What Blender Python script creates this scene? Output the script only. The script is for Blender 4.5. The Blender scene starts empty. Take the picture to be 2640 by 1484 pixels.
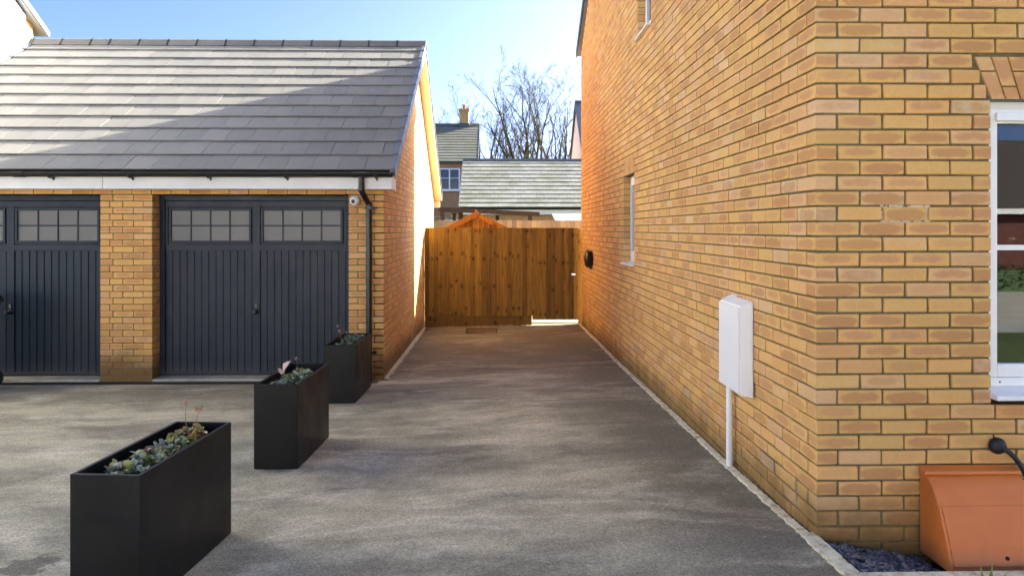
import bpy, bmesh, math, random
from mathutils import Vector, Matrix
R = math.radians
random.seed(7)
SC = bpy.context.scene
COL = SC.collection

# ------------------------------------------------------------------ camera
F_PX, W_PX = 1890.0, 2640.0
CZ = 1.77
cam = bpy.data.cameras.new('camera')
cam.sensor_width = 36.0
cam.sensor_fit = 'HORIZONTAL'
cam.lens = 36.0 * F_PX / W_PX
cam.shift_y = -152.0 / W_PX
cam.clip_start = 0.05
cam.clip_end = 3000
cam_o = bpy.data.objects.new('camera', cam)
COL.objects.link(cam_o)
YAW = math.atan(42 / F_PX)
cam_o.location = (0, 0, CZ)
cam_o.rotation_euler = (R(90), 0, -YAW)
SC.camera = cam_o

# ------------------------------------------------------------------ sky, sun, exposure
SUN_DIR = Vector((0.819, 0.426, 0.390)).normalized()        # towards the sun
world = bpy.data.worlds.new('World')
SC.world = world
world.use_nodes = True
wn = world.node_tree.nodes
sky = wn.new('ShaderNodeTexSky')
sky.sky_type = 'NISHITA'
sky.sun_disc = False
sky.sun_elevation = math.asin(SUN_DIR.z)
sky.sun_rotation = math.atan2(SUN_DIR.x, SUN_DIR.y)
sky.altitude = 50
sky.air_density = 0.20
sky.dust_density = 2.5
sky.ozone_density = 6.0
world.node_tree.links.new(sky.outputs[0], wn['Background'].inputs[0])
wn['Background'].inputs[1].default_value = 0.05
sun = bpy.data.lights.new('sun', 'SUN')
sun.energy = 2.1
sun.angle = R(0.53)
sun.color = (1.0, 0.93, 0.82)
sun_o = bpy.data.objects.new('sun', sun)
sun_o.rotation_euler = (-SUN_DIR).to_track_quat('-Z', 'Y').to_euler()
sun_o.location = (20, 10, 20)
COL.objects.link(sun_o)
SC.view_settings.view_transform = 'Standard'
SC.view_settings.look = 'None'
SC.view_settings.gamma = 1.0
SC.view_settings.exposure = 4.25
SC.view_settings.use_curve_mapping = False
SC.view_settings.use_white_balance = True
SC.view_settings.white_balance_temperature = 7100
SC.view_settings.white_balance_tint = 4
SC.render.engine = 'CYCLES'
SC.cycles.use_denoising = True
SC.cycles.denoising_prefilter = 'ACCURATE'
SC.cycles.sample_clamp_indirect = 3.0
SC.cycles.max_bounces = 8
SC.cycles.diffuse_bounces = 5
SC.cycles.transparent_max_bounces = 8
SC.cycles.caustics_reflective = False
SC.cycles.caustics_refractive = False

# ------------------------------------------------------------------ pixel helpers
CPS, SPS = math.cos(YAW), math.sin(YAW)
def to_px(X, Y, z):
    d = Y * CPS + X * SPS
    if d < 0.2:
        return None
    return (1320 + F_PX * (X * CPS - Y * SPS) / d, 590 - F_PX * (z - CZ) / d)

# ------------------------------------------------------------------ node helpers
class NT:
    def __init__(self, name):
        self.m = bpy.data.materials.new(name)
        self.m.use_nodes = True
        self.t = self.m.node_tree
        self.n = self.t.nodes
        self.b = self.n['Principled BSDF']
    def new(self, kind, **kw):
        nd = self.n.new(kind)
        for k, v in kw.items():
            setattr(nd, k, v)
        return nd
    def link(self, a, b):
        self.t.links.new(a, b)
    def put(self, sock, v):
        if isinstance(v, bpy.types.NodeSocket):
            self.link(v, sock)
        elif isinstance(v, (tuple, list)) and len(v) == 3 and sock.type == 'RGBA':
            sock.default_value = (*v, 1)
        else:
            sock.default_value = v
    def math(self, op, a, b=0.0, c=0.0, clamp=False):
        nd = self.new('ShaderNodeMath', operation=op)
        nd.use_clamp = clamp
        for i, v in enumerate((a, b, c)):
            self.put(nd.inputs[i], v)
        return nd.outputs[0]
    def smooth(self, v, lo, hi, a=0.0, b=1.0):
        nd = self.new('ShaderNodeMapRange', interpolation_type='SMOOTHSTEP')
        for i, q in enumerate((v, lo, hi, a, b)):
            self.put(nd.inputs[i], q)
        return nd.outputs[0]
    def lin(self, v, lo, hi, a=0.0, b=1.0):
        nd = self.new('ShaderNodeMapRange')
        for i, q in enumerate((v, lo, hi, a, b)):
            self.put(nd.inputs[i], q)
        return nd.outputs[0]
    def mix(self, f, a, b, mode='MIX'):
        nd = self.new('ShaderNodeMix', data_type='RGBA', blend_type=mode)
        self.put(nd.inputs[0], f)
        self.put(nd.inputs[6], a)
        self.put(nd.inputs[7], b)
        return nd.outputs[2]
    def noise(self, vec, scale, detail=3.0, rough=0.55, dist=0.0, w=None):
        nd = self.new('ShaderNodeTexNoise')
        if w is not None:
            nd.noise_dimensions = '4D'
            self.put(nd.inputs['W'], w)
        if vec is not None:
            self.link(vec, nd.inputs['Vector'])
        self.put(nd.inputs['Scale'], scale)
        nd.inputs['Detail'].default_value = detail
        nd.inputs['Roughness'].default_value = rough
        nd.inputs['Distortion'].default_value = dist
        return nd.outputs['Fac']
    def mapping(self, vec, scale=(1, 1, 1), rot=(0, 0, 0), loc=(0, 0, 0)):
        nd = self.new('ShaderNodeMapping')
        self.link(vec, nd.inputs[0])
        nd.inputs['Scale'].default_value = scale
        nd.inputs['Rotation'].default_value = rot
        self.put(nd.inputs['Location'], loc)
        return nd.outputs[0]
    def pos(self):
        return self.new('ShaderNodeNewGeometry').outputs['Position']
    def objc(self):
        return self.new('ShaderNodeTexCoord').outputs['Object']
    def uv(self):
        return self.new('ShaderNodeTexCoord').outputs['UV']
    def orand(self):
        return self.new('ShaderNodeObjectInfo').outputs['Random']
    def irand(self):
        return self.new('ShaderNodeNewGeometry').outputs['Random Per Island']
    def xyz(self, v):
        nd = self.new('ShaderNodeSeparateXYZ')
        self.link(v, nd.inputs[0])
        return nd.outputs
    def comb(self, x, y, z):
        nd = self.new('ShaderNodeCombineXYZ')
        for i, v in enumerate((x, y, z)):
            self.put(nd.inputs[i], v)
        return nd.outputs[0]
    def ramp(self, f, stops):
        nd = self.new('ShaderNodeValToRGB')
        cr = nd.color_ramp
        while len(cr.elements) < len(stops):
            cr.elements.new(0.5)
        for e, (p, c) in zip(cr.elements, stops):
            e.position = p
            e.color = (*c, 1)
        self.put(nd.inputs[0], f)
        return nd.outputs[0]
    def bump(self, h, strength=0.3, dist=0.01):
        nd = self.new('ShaderNodeBump')
        nd.inputs['Strength'].default_value = strength
        nd.inputs['Distance'].default_value = dist
        self.link(h, nd.inputs['Height'])
        self.link(nd.outputs[0], self.b.inputs['Normal'])
    def out(self, color, rough=0.6, spec=0.5, metal=0.0):
        self.put(self.b.inputs['Base Color'], color)
        self.put(self.b.inputs['Roughness'], rough)
        self.b.inputs['Specular IOR Level'].default_value = spec
        self.b.inputs['Metallic'].default_value = metal
        return self.m

MATS = {}
def plain(name, col, rough=0.5, spec=0.5, metal=0.0, var=0.12, scale=6.0, bump=0.0, bscale=200.0):
    if name in MATS:
        return MATS[name]
    t = NT(name)
    p = t.pos()
    n = t.noise(p, scale, 4)
    f = t.lin(n, 0.3, 0.7, 1 - var, 1 + var)
    c = t.mix(1.0, col, t.comb(f, f, f), 'MULTIPLY')
    lo = rough - .05 if rough < .25 else max(rough - .06, .31)
    r = t.lin(t.noise(p, scale * 3, 3), 0.3, 0.7, max(lo, .02), min(max(rough + .1, lo + .08), 1))
    t.out(c, r, spec, metal)
    if bump:
        t.bump(t.noise(p, bscale, 3), bump, 0.004)
    MATS[name] = t.m
    return t.m

def ground_line(t, x, y):
    """height of the paving along the house wall, for the dirt splashed on the lowest courses"""
    return t.lin(y, 3.2, 13.6, 0.26, 0.0)

def brick_mat(name, mode, buff=(0.67, 0.400, 0.140), blush=(0.485, 0.240, 0.098), red=0.55, dirt=True):
    t = NT(name)
    rnd = t.orand() if mode == 'obj' else t.irand()
    s = t.xyz(t.uv())
    p = t.pos()
    seed = t.math('MULTIPLY', rnd, 91.7)
    r2 = t.math('FRACT', t.math('MULTIPLY', rnd, 37.31))
    r3 = t.math('FRACT', t.math('MULTIPLY', rnd, 113.7))
    r4 = t.math('FRACT', t.math('MULTIPLY', rnd, 713.3))
    du = t.math('ABSOLUTE', t.math('SUBTRACT', s[0], 0.5))
    dv = t.math('ABSOLUTE', t.math('SUBTRACT', s[1], t.lin(r3, 0, 1, 0.44, 0.56)))
    dist = t.math('ADD', t.math('POWER', t.math('MULTIPLY', du, 2.15), 3.0), t.math('POWER', t.math('MULTIPLY', dv, 2.5), 2.2))
    vec = t.comb(t.math('MULTIPLY', s[0], 2.6), t.math('MULTIPLY', s[1], 0.75), 0.0)
    n1 = t.noise(vec, 1.5, 3, 0.55, 0.2, seed)
    n1b = t.noise(vec, 6.0, 2, 0.5, 0.0, seed)
    d2 = t.math('ADD', dist, t.math('ADD', t.math('MULTIPLY', t.math('SUBTRACT', n1, 0.5), 1.9), t.math('MULTIPLY', t.math('SUBTRACT', n1b, 0.5), 0.25)))
    m = t.smooth(t.math('ADD', d2, t.math('MULTIPLY', t.math('SUBTRACT', r3, 0.5), 0.7)), 0.30, 1.25, 1.0, 0.0)
    stren = t.smooth(r2, 0.08, 0.75, 0.05, 1.0)
    m = t.math('MULTIPLY', m, t.math('MULTIPLY', stren, red * 1.7), clamp=True)
    basec = t.ramp(rnd, [(0.0, tuple(q * .93 for q in buff)), (0.35, buff), (0.6, (buff[0] * 1.05, buff[1] * .97, buff[2] * 1.0)), (0.8, (buff[0] * .98, buff[1] * 1.02, buff[2] * 1.5)), (1.0, (buff[0] * .98, buff[1] * .85, buff[2] * .9))])
    bl = t.mix(t.smooth(r3, 0.3, 0.8), blush, (blush[0] * 1.12, blush[1] * 1.12, blush[2] * 1.30))
    c = t.mix(m, basec, bl)
    # grey bloom and fine sandy grain
    g = t.noise(p, 55, 4, 0.65)
    c = t.mix(t.lin(g, 0.35, 0.75, 0.0, 0.22), c, tuple(q * .62 for q in buff))
    gr = t.noise(p, 420, 2, 0.6)
    f = t.lin(gr, 0.3, 0.7, 0.90, 1.10)
    c = t.mix(1.0, c, t.comb(f, f, f), 'MULTIPLY')
    big = t.lin(t.noise(p, 0.9, 3), 0.3, 0.7, 0.94, 1.05)
    c = t.mix(1.0, c, t.comb(big, big, big), 'MULTIPLY')
    pale = t.math('MULTIPLY', t.smooth(r4, 0.90, 1.0), t.smooth(t.noise(p, 14, 4, .6), 0.35, 0.7, 0.1, 0.45))
    c = t.mix(pale, c, (0.62, 0.52, 0.36))
    if dirt:
        q = t.xyz(p)
        h = t.math('SUBTRACT', q[2], ground_line(t, q[0], q[1]))
        dn = t.noise(p, 4.0, 4, 0.6)
        dm = t.smooth(t.math('ADD', h, t.math('MULTIPLY', t.math('SUBTRACT', dn, 0.5), 0.35)), -0.02, 0.30, 0.88, 0.0)
        c = t.mix(dm, c, (0.155, 0.092, 0.030))
        ey = t.math('DIVIDE', t.math('SUBTRACT', q[1], 3.815), .020)
        ez = t.math('DIVIDE', t.math('SUBTRACT', q[2], .40), .085)
        er = t.math('ADD', t.math('MULTIPLY', ey, ey), t.math('MULTIPLY', ez, ez))
        er = t.math('ADD', er, t.math('MULTIPLY', t.math('SUBTRACT', dn, .5), 2.0))
        c = t.mix(t.smooth(er, .5, 1.3, .6, 0.0), c, (0.13, 0.105, 0.09))
    t.out(c, t.lin(g, 0.3, 0.7, 0.75, 0.95), 0.25)
    hgt = t.math('ADD', t.math('MULTIPLY', g, 0.6), t.math('MULTIPLY', gr, 0.4))
    t.bump(hgt, 0.35, 0.004)
    return t.m

M_BRICK = brick_mat('buff_brick', 'obj')
M_BRICKS = brick_mat('buff_brick_mass', 'isl')
M_GBRICK = brick_mat('garage_brick', 'obj', (0.69, 0.405, 0.132), (0.48, 0.225, 0.088), 0.5)
M_GBRICKS = brick_mat('garage_brick_mass', 'isl', (0.69, 0.405, 0.132), (0.48, 0.225, 0.088), 0.5)

def mortar_mat(name, col):
    t = NT(name)
    p = t.pos()
    n = t.noise(p, 38, 4, 0.6)
    n2 = t.noise(p, 260, 2)
    c = t.mix(t.lin(n, 0.3, 0.7), tuple(q * .78 for q in col), tuple(q * 1.18 for q in col))
    f = t.lin(n2, .3, .7, .85, 1.15)
    c = t.mix(1.0, c, t.comb(f, f, f), 'MULTIPLY')
    if name == 'mortar':
        # fresh pale pointing round one brick of the front wall
        q = t.xyz(p)
        ax = t.math('ABSOLUTE', t.math('SUBTRACT', q[0], 2.018))
        az = t.math('ABSOLUTE', t.math('SUBTRACT', q[2], 1.845))
        mk = t.math('MULTIPLY', t.smooth(ax, .128, .122), t.smooth(az, .050, .044))
        mk = t.math('MULTIPLY', mk, t.smooth(n, .38, .52))
        c = t.mix(mk, c, (0.60, 0.55, 0.47))
    t.out(c, 0.95, 0.15)
    t.bump(t.math('ADD', n, t.math('MULTIPLY', n2, .6)), 0.5, 0.004)
    return t.m
M_MORTAR = mortar_mat('mortar', (0.155, 0.120, 0.064))
M_GMORTAR = mortar_mat('garage_mortar', (0.160, 0.124, 0.066))

def asphalt_mat():
    t = NT('asphalt')
    p = t.pos()
    q = t.xyz(p)
    # dust lies in long swept streaks across the drive
    wob = t.noise(p, 0.8, 3)
    sv = t.comb(t.math('MULTIPLY', q[0], 0.62), t.math('ADD', t.math('MULTIPLY', q[1], 1.35), t.math('MULTIPLY', wob, .7)), 0.0)
    a = t.noise(sv, 1.15, 8, 0.66, 0.0)
    sv2 = t.comb(t.math('MULTIPLY', q[0], 0.8), t.math('ADD', t.math('MULTIPLY', q[1], 2.6), t.math('MULTIPLY', wob, 1.5)), 3.7)
    b = t.noise(sv2, 0.9, 3, 0.5, 0.5)
    ridge = t.math('SUBTRACT', 1.0, t.math('MULTIPLY', t.math('ABSOLUTE', t.math('SUBTRACT', b, 0.5)), 10.0), clamp=True)
    ridge = t.math('MULTIPLY', t.math('POWER', ridge, 1.4), t.smooth(t.noise(t.mapping(p, (1, 1, 1), loc=(7, 3, 0)), 1.1, 4, .65), 0.40, 0.60))
    ridge = t.math('MULTIPLY', ridge, t.smooth(t.noise(p, 18, 4, .7), .30, .62, .35, 1.0))
    dust = t.smooth(a, 0.36, 0.64)
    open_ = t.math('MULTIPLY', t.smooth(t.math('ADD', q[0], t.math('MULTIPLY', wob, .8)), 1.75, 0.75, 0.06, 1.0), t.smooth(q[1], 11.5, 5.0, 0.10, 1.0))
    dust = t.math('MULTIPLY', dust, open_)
    patch = t.smooth(t.noise(p, 0.55, 4, 0.6), 0.35, 0.7, 0.45, 1.0)
    dust = t.math('MULTIPLY', dust, patch)
    c = t.mix(dust, (0.165, 0.148, 0.110), (0.66, 0.595, 0.425))
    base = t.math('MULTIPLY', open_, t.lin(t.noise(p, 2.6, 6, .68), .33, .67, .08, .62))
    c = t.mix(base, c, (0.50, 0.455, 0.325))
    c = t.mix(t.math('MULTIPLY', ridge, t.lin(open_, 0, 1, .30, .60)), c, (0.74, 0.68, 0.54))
    # darker oily/damp areas
    dk = t.smooth(t.noise(t.mapping(p, (0.7, 1.3, 1), loc=(2, 9, 0)), 0.9, 4, .6, .5), 0.50, 0.68, 0.0, 0.62)
    c = t.mix(dk, c, (0.175, 0.156, 0.125))
    # a wet patch near the front planter
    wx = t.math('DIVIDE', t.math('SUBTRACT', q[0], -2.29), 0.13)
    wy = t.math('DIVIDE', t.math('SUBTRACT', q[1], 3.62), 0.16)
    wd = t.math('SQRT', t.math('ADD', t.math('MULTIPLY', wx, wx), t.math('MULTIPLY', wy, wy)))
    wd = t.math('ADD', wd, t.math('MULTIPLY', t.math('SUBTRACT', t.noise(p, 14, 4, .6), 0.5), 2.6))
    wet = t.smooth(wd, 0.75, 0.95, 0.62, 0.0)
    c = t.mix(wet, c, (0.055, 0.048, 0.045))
    # aggregate
    vo = t.new('ShaderNodeTexVoronoi')
    t.link(p, vo.inputs['Vector'])
    vo.inputs['Scale'].default_value = 150
    agg = t.lin(t.xyz(vo.outputs['Color'])[0], 0, 1, 0.68, 1.32)
    c = t.mix(1.0, c, t.comb(agg, agg, agg), 'MULTIPLY')
    gr2 = t.lin(t.noise(p, 45, 4, .75), .3, .7, .86, 1.14)
    c = t.mix(1.0, c, t.comb(gr2, gr2, gr2), 'MULTIPLY')
    sp = t.math('MULTIPLY', t.smooth(t.noise(p, 26, 2), 0.70, 0.74), 0.6)
    c = t.mix(sp, c, (0.58, 0.52, 0.42))
    t.out(c, t.math('SUBTRACT', t.lin(a, .3, .7, .86, .95), t.math('MULTIPLY', wet, .35)), 0.22)
    t.bump(t.math('ADD', t.math('MULTIPLY', vo.outputs['Distance'], 1.0), t.math('MULTIPLY', t.noise(p, 60, 3), .6)), 0.45, 0.006)
    return t.m
M_ASPHALT = asphalt_mat()

def wood_mat(name, c0, c1, knots=True, dark=(0.035, 0.014, 0.004), kscale=1.0):
    t = NT(name)
    o = t.objc()
    r = t.orand()
    s = t.xyz(o)
    seed = t.math('MULTIPLY', r, 53.0)
    v = t.comb(t.math('MULTIPLY', s[0], 30.0), t.math('MULTIPLY', s[1], 30.0), t.math('MULTIPLY', s[2], 1.6))
    g = t.noise(v, 1.2, 4, 0.6, 0.6, seed)
    v2 = t.comb(t.math('MULTIPLY', s[0], 140.0), t.math('MULTIPLY', s[1], 140.0), t.math('MULTIPLY', s[2], 4.0))
    g2 = t.noise(v2, 1.0, 3, 0.6, 0.3, seed)
    c = t.mix(t.lin(g, 0.3, 0.72), c0, c1)
    f = t.lin(g2, 0.3, 0.7, 0.8, 1.15)
    c = t.mix(1.0, c, t.comb(f, f, f), 'MULTIPLY')
    f = t.lin(r, 0, 1, 0.66, 1.25)
    c = t.mix(1.0, c, t.comb(f, f, t.math('MULTIPLY', f, t.lin(r, 0, 1, 1.15, .9))), 'MULTIPLY')
    if knots:
        vo = t.new('ShaderNodeTexVoronoi', voronoi_dimensions='3D', feature='F1')
        kv = t.comb(t.math('ADD', t.math('MULTIPLY', s[0], 9.0 * kscale), t.math('MULTIPLY', r, 1.1)), 0.0, t.math('ADD', t.math('MULTIPLY', s[2], 6.6 * kscale), t.math('MULTIPLY', t.math('FLOOR', t.math('MULTIPLY', r, 7.0)), 3.3)))
        nw = t.math('MULTIPLY', t.math('SUBTRACT', t.noise(o, 30, 3), 0.5), 0.38)
        t.link(kv, vo.inputs['Vector'])
        vo.inputs['Scale'].default_value = 1.0
        vc = t.xyz(vo.outputs['Color'])
        pick = t.smooth(vc[0], 0.48, 0.52)
        size = t.lin(vc[1], 0, 1, 0.05, 0.24)
        k = t.smooth(t.math('DIVIDE', t.math('ADD', vo.outputs['Distance'], nw), size), 0.55, 1.1, 1.0, 0.0)
        halo = t.math('MULTIPLY', t.smooth(t.math('DIVIDE', t.math('ADD', vo.outputs['Distance'], nw), size), 0.9, 2.4, .4, 0.0), pick)
        c = t.mix(halo, c, tuple(q * .45 for q in c0))
        k = t.math('MULTIPLY', k, pick)
        c = t.mix(t.math('MULTIPLY', k, .8), c, dark)
    t.out(c, t.lin(g2, .3, .7, .6, .8), 0.3)
    t.bump(g2, 0.25, 0.003)
    return t.m
M_FENCE = wood_mat('stained_fence_wood', (0.155, 0.092, 0.021), (0.345, 0.212, 0.056))
M_GRAVELB = wood_mat('dirty_gravel_board', (0.090, 0.052, 0.016), (0.17, 0.100, 0.032))
M_FENCE2 = wood_mat('pale_fence_wood', (0.36, 0.24, 0.125), (0.52, 0.38, 0.23), False)
M_SHED = wood_mat('orange_shed_wood', (0.22, 0.078, 0.012), (0.31, 0.115, 0.020), True, (0.10, 0.03, 0.006), .6)

def tile_mat(name, mode, col, moss=0.0):
    t = NT(name)
    r = t.orand() if mode == 'obj' else t.irand()
    p = t.pos()
    n = t.noise(p, 3.0, 4, .6)
    n2 = t.noise(p, 160, 3)
    c = t.mix(t.lin(r, 0, 1), tuple(q * .88 for q in col), (col[0] * 1.12, col[1] * 1.09, col[2] * 1.07))
    c = t.mix(t.lin(n, .3, .7, 0, .35), c, (col[0] * 1.25, col[1] * 1.2, col[2] * 1.12))
    f = t.lin(n2, .3, .7, .86, 1.14)
    c = t.mix(1.0, c, t.comb(f, f, f), 'MULTIPLY')
    scuff = t.math('MULTIPLY', t.smooth(t.noise(t.mapping(p, (1.2, 2.4, 2.4)), 5, 4, .6, .8), .66, .76), .35)
    c = t.mix(scuff, c, tuple(min(q * 1.9, .6) for q in col))
    if moss:
        mm = t.smooth(t.noise(p, 1.1, 5, .65), .38, .66, 0, moss)
        c = t.mix(mm, c, (0.13, 0.132, 0.068))
        lines = t.math('MULTIPLY', t.smooth(t.noise(t.mapping(p, (6, 1, 1)), 1.5, 3), .5, .7), .3)
        c = t.mix(lines, c, (0.21, 0.21, 0.16))
    t.out(c, 0.92, 0.12)
    t.bump(n2, 0.2, 0.003)
    return t.m
M_TILE = tile_mat('grey_roof_tile', 'obj', (0.212, 0.210, 0.204))
M_TILE_OLD = tile_mat('weathered_roof_tile', 'obj', (0.245, 0.25, 0.235), .5)
M_TILES_OLD = tile_mat('weathered_roof_tile_mass', 'isl', (0.155, 0.158, 0.146), .6)
M_TILES_BLUE = tile_mat('slate_roof_mass', 'isl', (0.20, 0.215, 0.235))
M_VERGE = plain('verge_cap_grey', (0.150, 0.165, 0.205), 0.42, .5, var=.1)
M_RIDGE = tile_mat('ridge_tile_grey', 'obj', (0.150, 0.146, 0.145))

M_WHITE = plain('white_upvc', (0.80, 0.80, 0.80), 0.32, .5, var=.03, scale=3)
M_FASCIA = plain('white_fascia', (0.74, 0.73, 0.72), 0.38, .5, var=.07, scale=2.5)
M_BLACKPL = plain('black_plastic', (0.012, 0.012, 0.013), 0.28, .5, var=.2)
M_BLACKRB = plain('black_rubber', (0.015, 0.015, 0.016), 0.5, .4, var=.2, bump=.15, bscale=300)
M_CHROME = plain('chrome', (0.75, 0.75, 0.75), 0.16, .5, 1.0, var=.04)
M_RENDER = plain('white_render', (0.80, 0.79, 0.76), 0.9, .2, var=.04, scale=1.5, bump=.2)
M_CONC = plain('concrete', (0.36, 0.33, 0.28), 0.9, .2, var=.22, scale=9, bump=.4, bscale=120)
M_DARK = plain('dark_void', (0.02, 0.02, 0.02), 0.9, .1)
M_INT = plain('interior_wall', (0.22, 0.21, 0.20), 0.9, .1)
M_SOIL = plain('soil', (0.045, 0.032, 0.024), 0.95, .1, var=.4, scale=25, bump=.8, bscale=60)
M_PERG = plain('dark_brown_timber', (0.050, 0.026, 0.020), 0.6, .3, var=.25)
M_PAVE = plain('pale_paving', (0.62, 0.53, 0.40), 0.9, .2, var=.15, scale=4, bump=.2)
M_POT = plain('red_clay_pot', (0.42, 0.10, 0.05), 0.8, .2)
M_STONE = plain('slab_grey', (0.30, 0.30, 0.30), 0.9, .2)

def edging_mat():
    t = NT('cement_edging')
    p = t.pos()
    n = t.noise(p, 16, 5, .65)
    c = t.ramp(n, [(0.30, (0.20, 0.15, 0.085)), (0.42, (0.50, 0.43, 0.30)), (0.55, (0.66, 0.60, 0.45)), (0.75, (0.72, 0.66, 0.52))])
    t.out(c, .95, .15)
    t.bump(t.noise(p, 90, 4), .7, .008)
    return t.m
M_EDGE = edging_mat()

def door_mat():
    t = NT('slate_blue_door_paint')
    p = t.pos()
    n = t.noise(p, 1.7, 4)
    c = t.mix(t.lin(n, .3, .7), (0.0075, 0.0150, 0.029), (0.0105, 0.020, 0.037))
    dq = t.xyz(p)
    d = t.math('MULTIPLY', t.smooth(t.math('ADD', dq[2], t.math('MULTIPLY', t.noise(p, 6, 4), .15)), .32, .05), .3)
    c = t.mix(d, c, (0.13, 0.115, 0.095))
    t.out(c, t.lin(t.noise(p, 9, 3), .3, .7, .36, .5), .32)
    t.bump(t.noise(p, 500, 2), .05, .002)
    return t.m
M_DOOR = door_mat()

def frost_mat():
    t = NT('obscure_pane')
    p = t.pos()
    q = t.xyz(p)
    w = t.noise(t.mapping(p, (1, 1, 1)), 3, 3)
    a = t.math('SINE', t.math('MULTIPLY', q[0], 900))
    b = t.math('SINE', t.math('MULTIPLY', q[2], 900))
    h = t.math('MULTIPLY', a, b)
    c = t.mix(t.lin(h, -1, 1), (0.105, 0.102, 0.10), (0.15, 0.145, 0.14))
    c = t.mix(t.lin(w, .3, .7, 0, .4), c, (0.12, 0.115, 0.11))
    t.out(c, .38, .5)
    return t.m
M_FROST = frost_mat()

def glass_mat(name, refl, tint):
    t = NT(name)
    g = t.new('ShaderNodeBsdfGlossy')
    g.inputs['Roughness'].default_value = 0.005
    g.inputs['Color'].default_value = (0.95, 0.97, 1, 1)
    tr = t.new('ShaderNodeBsdfTransparent')
    tr.inputs['Color'].default_value = (*tint, 1)
    lw = t.new('ShaderNodeLayerWeight')
    lw.inputs['Blend'].default_value = 0.35
    f = t.lin(lw.outputs['Fresnel'], 0, 1, refl, 0.62)
    mx = t.new('ShaderNodeMixShader')
    t.put(mx.inputs[0], f)
    t.link(tr.outputs[0], mx.inputs[1])
    t.link(g.outputs[0], mx.inputs[2])
    t.link(mx.outputs[0], t.n['Material Output'].inputs['Surface'])
    return t.m
M_GLASS = glass_mat('window_glass', 0.05, (0.45, 0.5, 0.5))

def planter_mat():
    t = NT('black_planter_coat')
    p = t.pos()
    n = t.noise(p, 3, 4)
    c = t.mix(t.lin(n, .3, .7), (0.0030, 0.0030, 0.0036), (0.0055, 0.0053, 0.0055))
    s = t.smooth(t.noise(t.mapping(p, (3, 3, .6)), 4, 4, .6), .6, .8, 0, .5)
    c = t.mix(s, c, (0.012, 0.011, 0.010))
    fl = t.smooth(t.noise(p, 85, 2), .74, .78, 0, .35)
    c = t.mix(fl, c, (0.14, 0.13, 0.12))
    t.out(c, t.lin(t.noise(p, 5, 4), .3, .7, .34, .48), .28)
    t.bump(t.noise(p, 350, 2), .12, .002)
    return t.m
M_PLANTER = planter_mat()

def terracotta_mat():
    t = NT('terracotta_plastic')
    p = t.pos()
    n = t.noise(p, 4, 5, .6)
    c = t.mix(t.lin(n, .3, .7), (0.60, 0.160, 0.030), (0.67, 0.195, 0.040))
    q = t.xyz(p)
    d = t.smooth(t.math('ADD', q[2], t.math('MULTIPLY', t.noise(p, 9, 4), .16)), .42, .26, 0, .45)
    c = t.mix(d, c, (0.20, 0.11, 0.06))
    sp = t.smooth(t.noise(p, 60, 2), .73, .77, 0, .5)
    c = t.mix(sp, c, (.55, .40, .30))
    t.out(c, t.lin(t.noise(p, 14, 4), .3, .7, .33, .46), .5)
    return t.m
M_TERRA = terracotta_mat()

def leaf_mat(name, stops, rough=.5):
    t = NT(name)
    r = t.irand()
    c = t.ramp(r, stops)
    n = t.noise(t.pos(), 90, 3)
    f = t.lin(n, .3, .7, .7, 1.25)
    c = t.mix(1.0, c, t.comb(f, f, f), 'MULTIPLY')
    t.out(c, rough, .4)
    return t.m
M_LEAF = leaf_mat('mixed_foliage', [(0.0, (0.08, 0.14, 0.04)), (0.18, (0.20, 0.29, 0.18)), (0.36, (0.36, 0.40, 0.33)), (0.52, (0.12, 0.05, 0.035)), (0.66, (0.17, 0.24, 0.07)), (0.82, (0.50, 0.40, 0.08)), (1.0, (0.46, 0.42, 0.36))])
M_LEAF_GREEN = leaf_mat('frosted_green_foliage', [(0.0, (0.05, 0.10, 0.04)), (0.3, (0.13, 0.21, 0.14)), (0.6, (0.20, 0.26, 0.20)), (0.8, (0.11, 0.13, 0.05)), (1.0, (0.26, 0.30, 0.27))])
M_LEAF_GOLD = leaf_mat('autumn_foliage', [(0.0, (0.16, 0.055, 0.02)), (0.3, (0.36, 0.22, 0.05)), (0.6, (0.15, 0.21, 0.03)), (0.8, (0.28, 0.17, 0.09)), (1.0, (0.42, 0.33, 0.16))])
M_STALK = plain('dry_stalk', (0.22, 0.12, 0.08), .8, .2)
M_PETAL = plain('dry_pink_flower', (0.58, 0.34, 0.30), .7, .2, var=.2, scale=60)
M_BUSH = leaf_mat('bush_leaf', [(0, (0.03, 0.06, 0.012)), (.5, (0.07, 0.12, 0.025)), (1, (0.14, 0.2, 0.06))])
M_BARK = plain('bark', (0.085, 0.068, 0.044), .9, .2, var=.3, scale=5)
M_SHOOT = plain('green_shoot', (0.20, 0.30, 0.04), .5, .4, var=.2, scale=20)
def slate_mat():
    t = NT('slate_chip')
    r = t.irand()
    c = t.ramp(r, [(0, (0.030, 0.031, 0.038)), (.5, (0.085, 0.083, 0.098)), (1, (0.22, 0.215, 0.235))])
    n = t.lin(t.noise(t.pos(), 120, 3), .3, .7, .75, 1.25)
    c = t.mix(1.0, c, t.comb(n, n, n), 'MULTIPLY')
    t.out(c, .5, .5)
    return t.m
M_SLATE = slate_mat()
def grass_mat():
    t = NT('grass_ground')
    p = t.pos()
    c = t.mix(t.lin(t.noise(p, .4, 5), .3, .7), (0.05, 0.075, 0.022), (0.10, 0.13, 0.045))
    c = t.mix(t.lin(t.noise(p, 30, 3), .35, .7, 0, .6), c, (0.035, 0.05, 0.015))
    t.out(c, .9, .2)
    t.bump(t.noise(p, 40, 4), .8, .03)
    return t.m
M_GRASS = grass_mat()
M_RBRICK = brick_mat('red_brick_mass', 'isl', (0.13, 0.042, 0.030), (0.10, 0.03, 0.024), .5, False)
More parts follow.
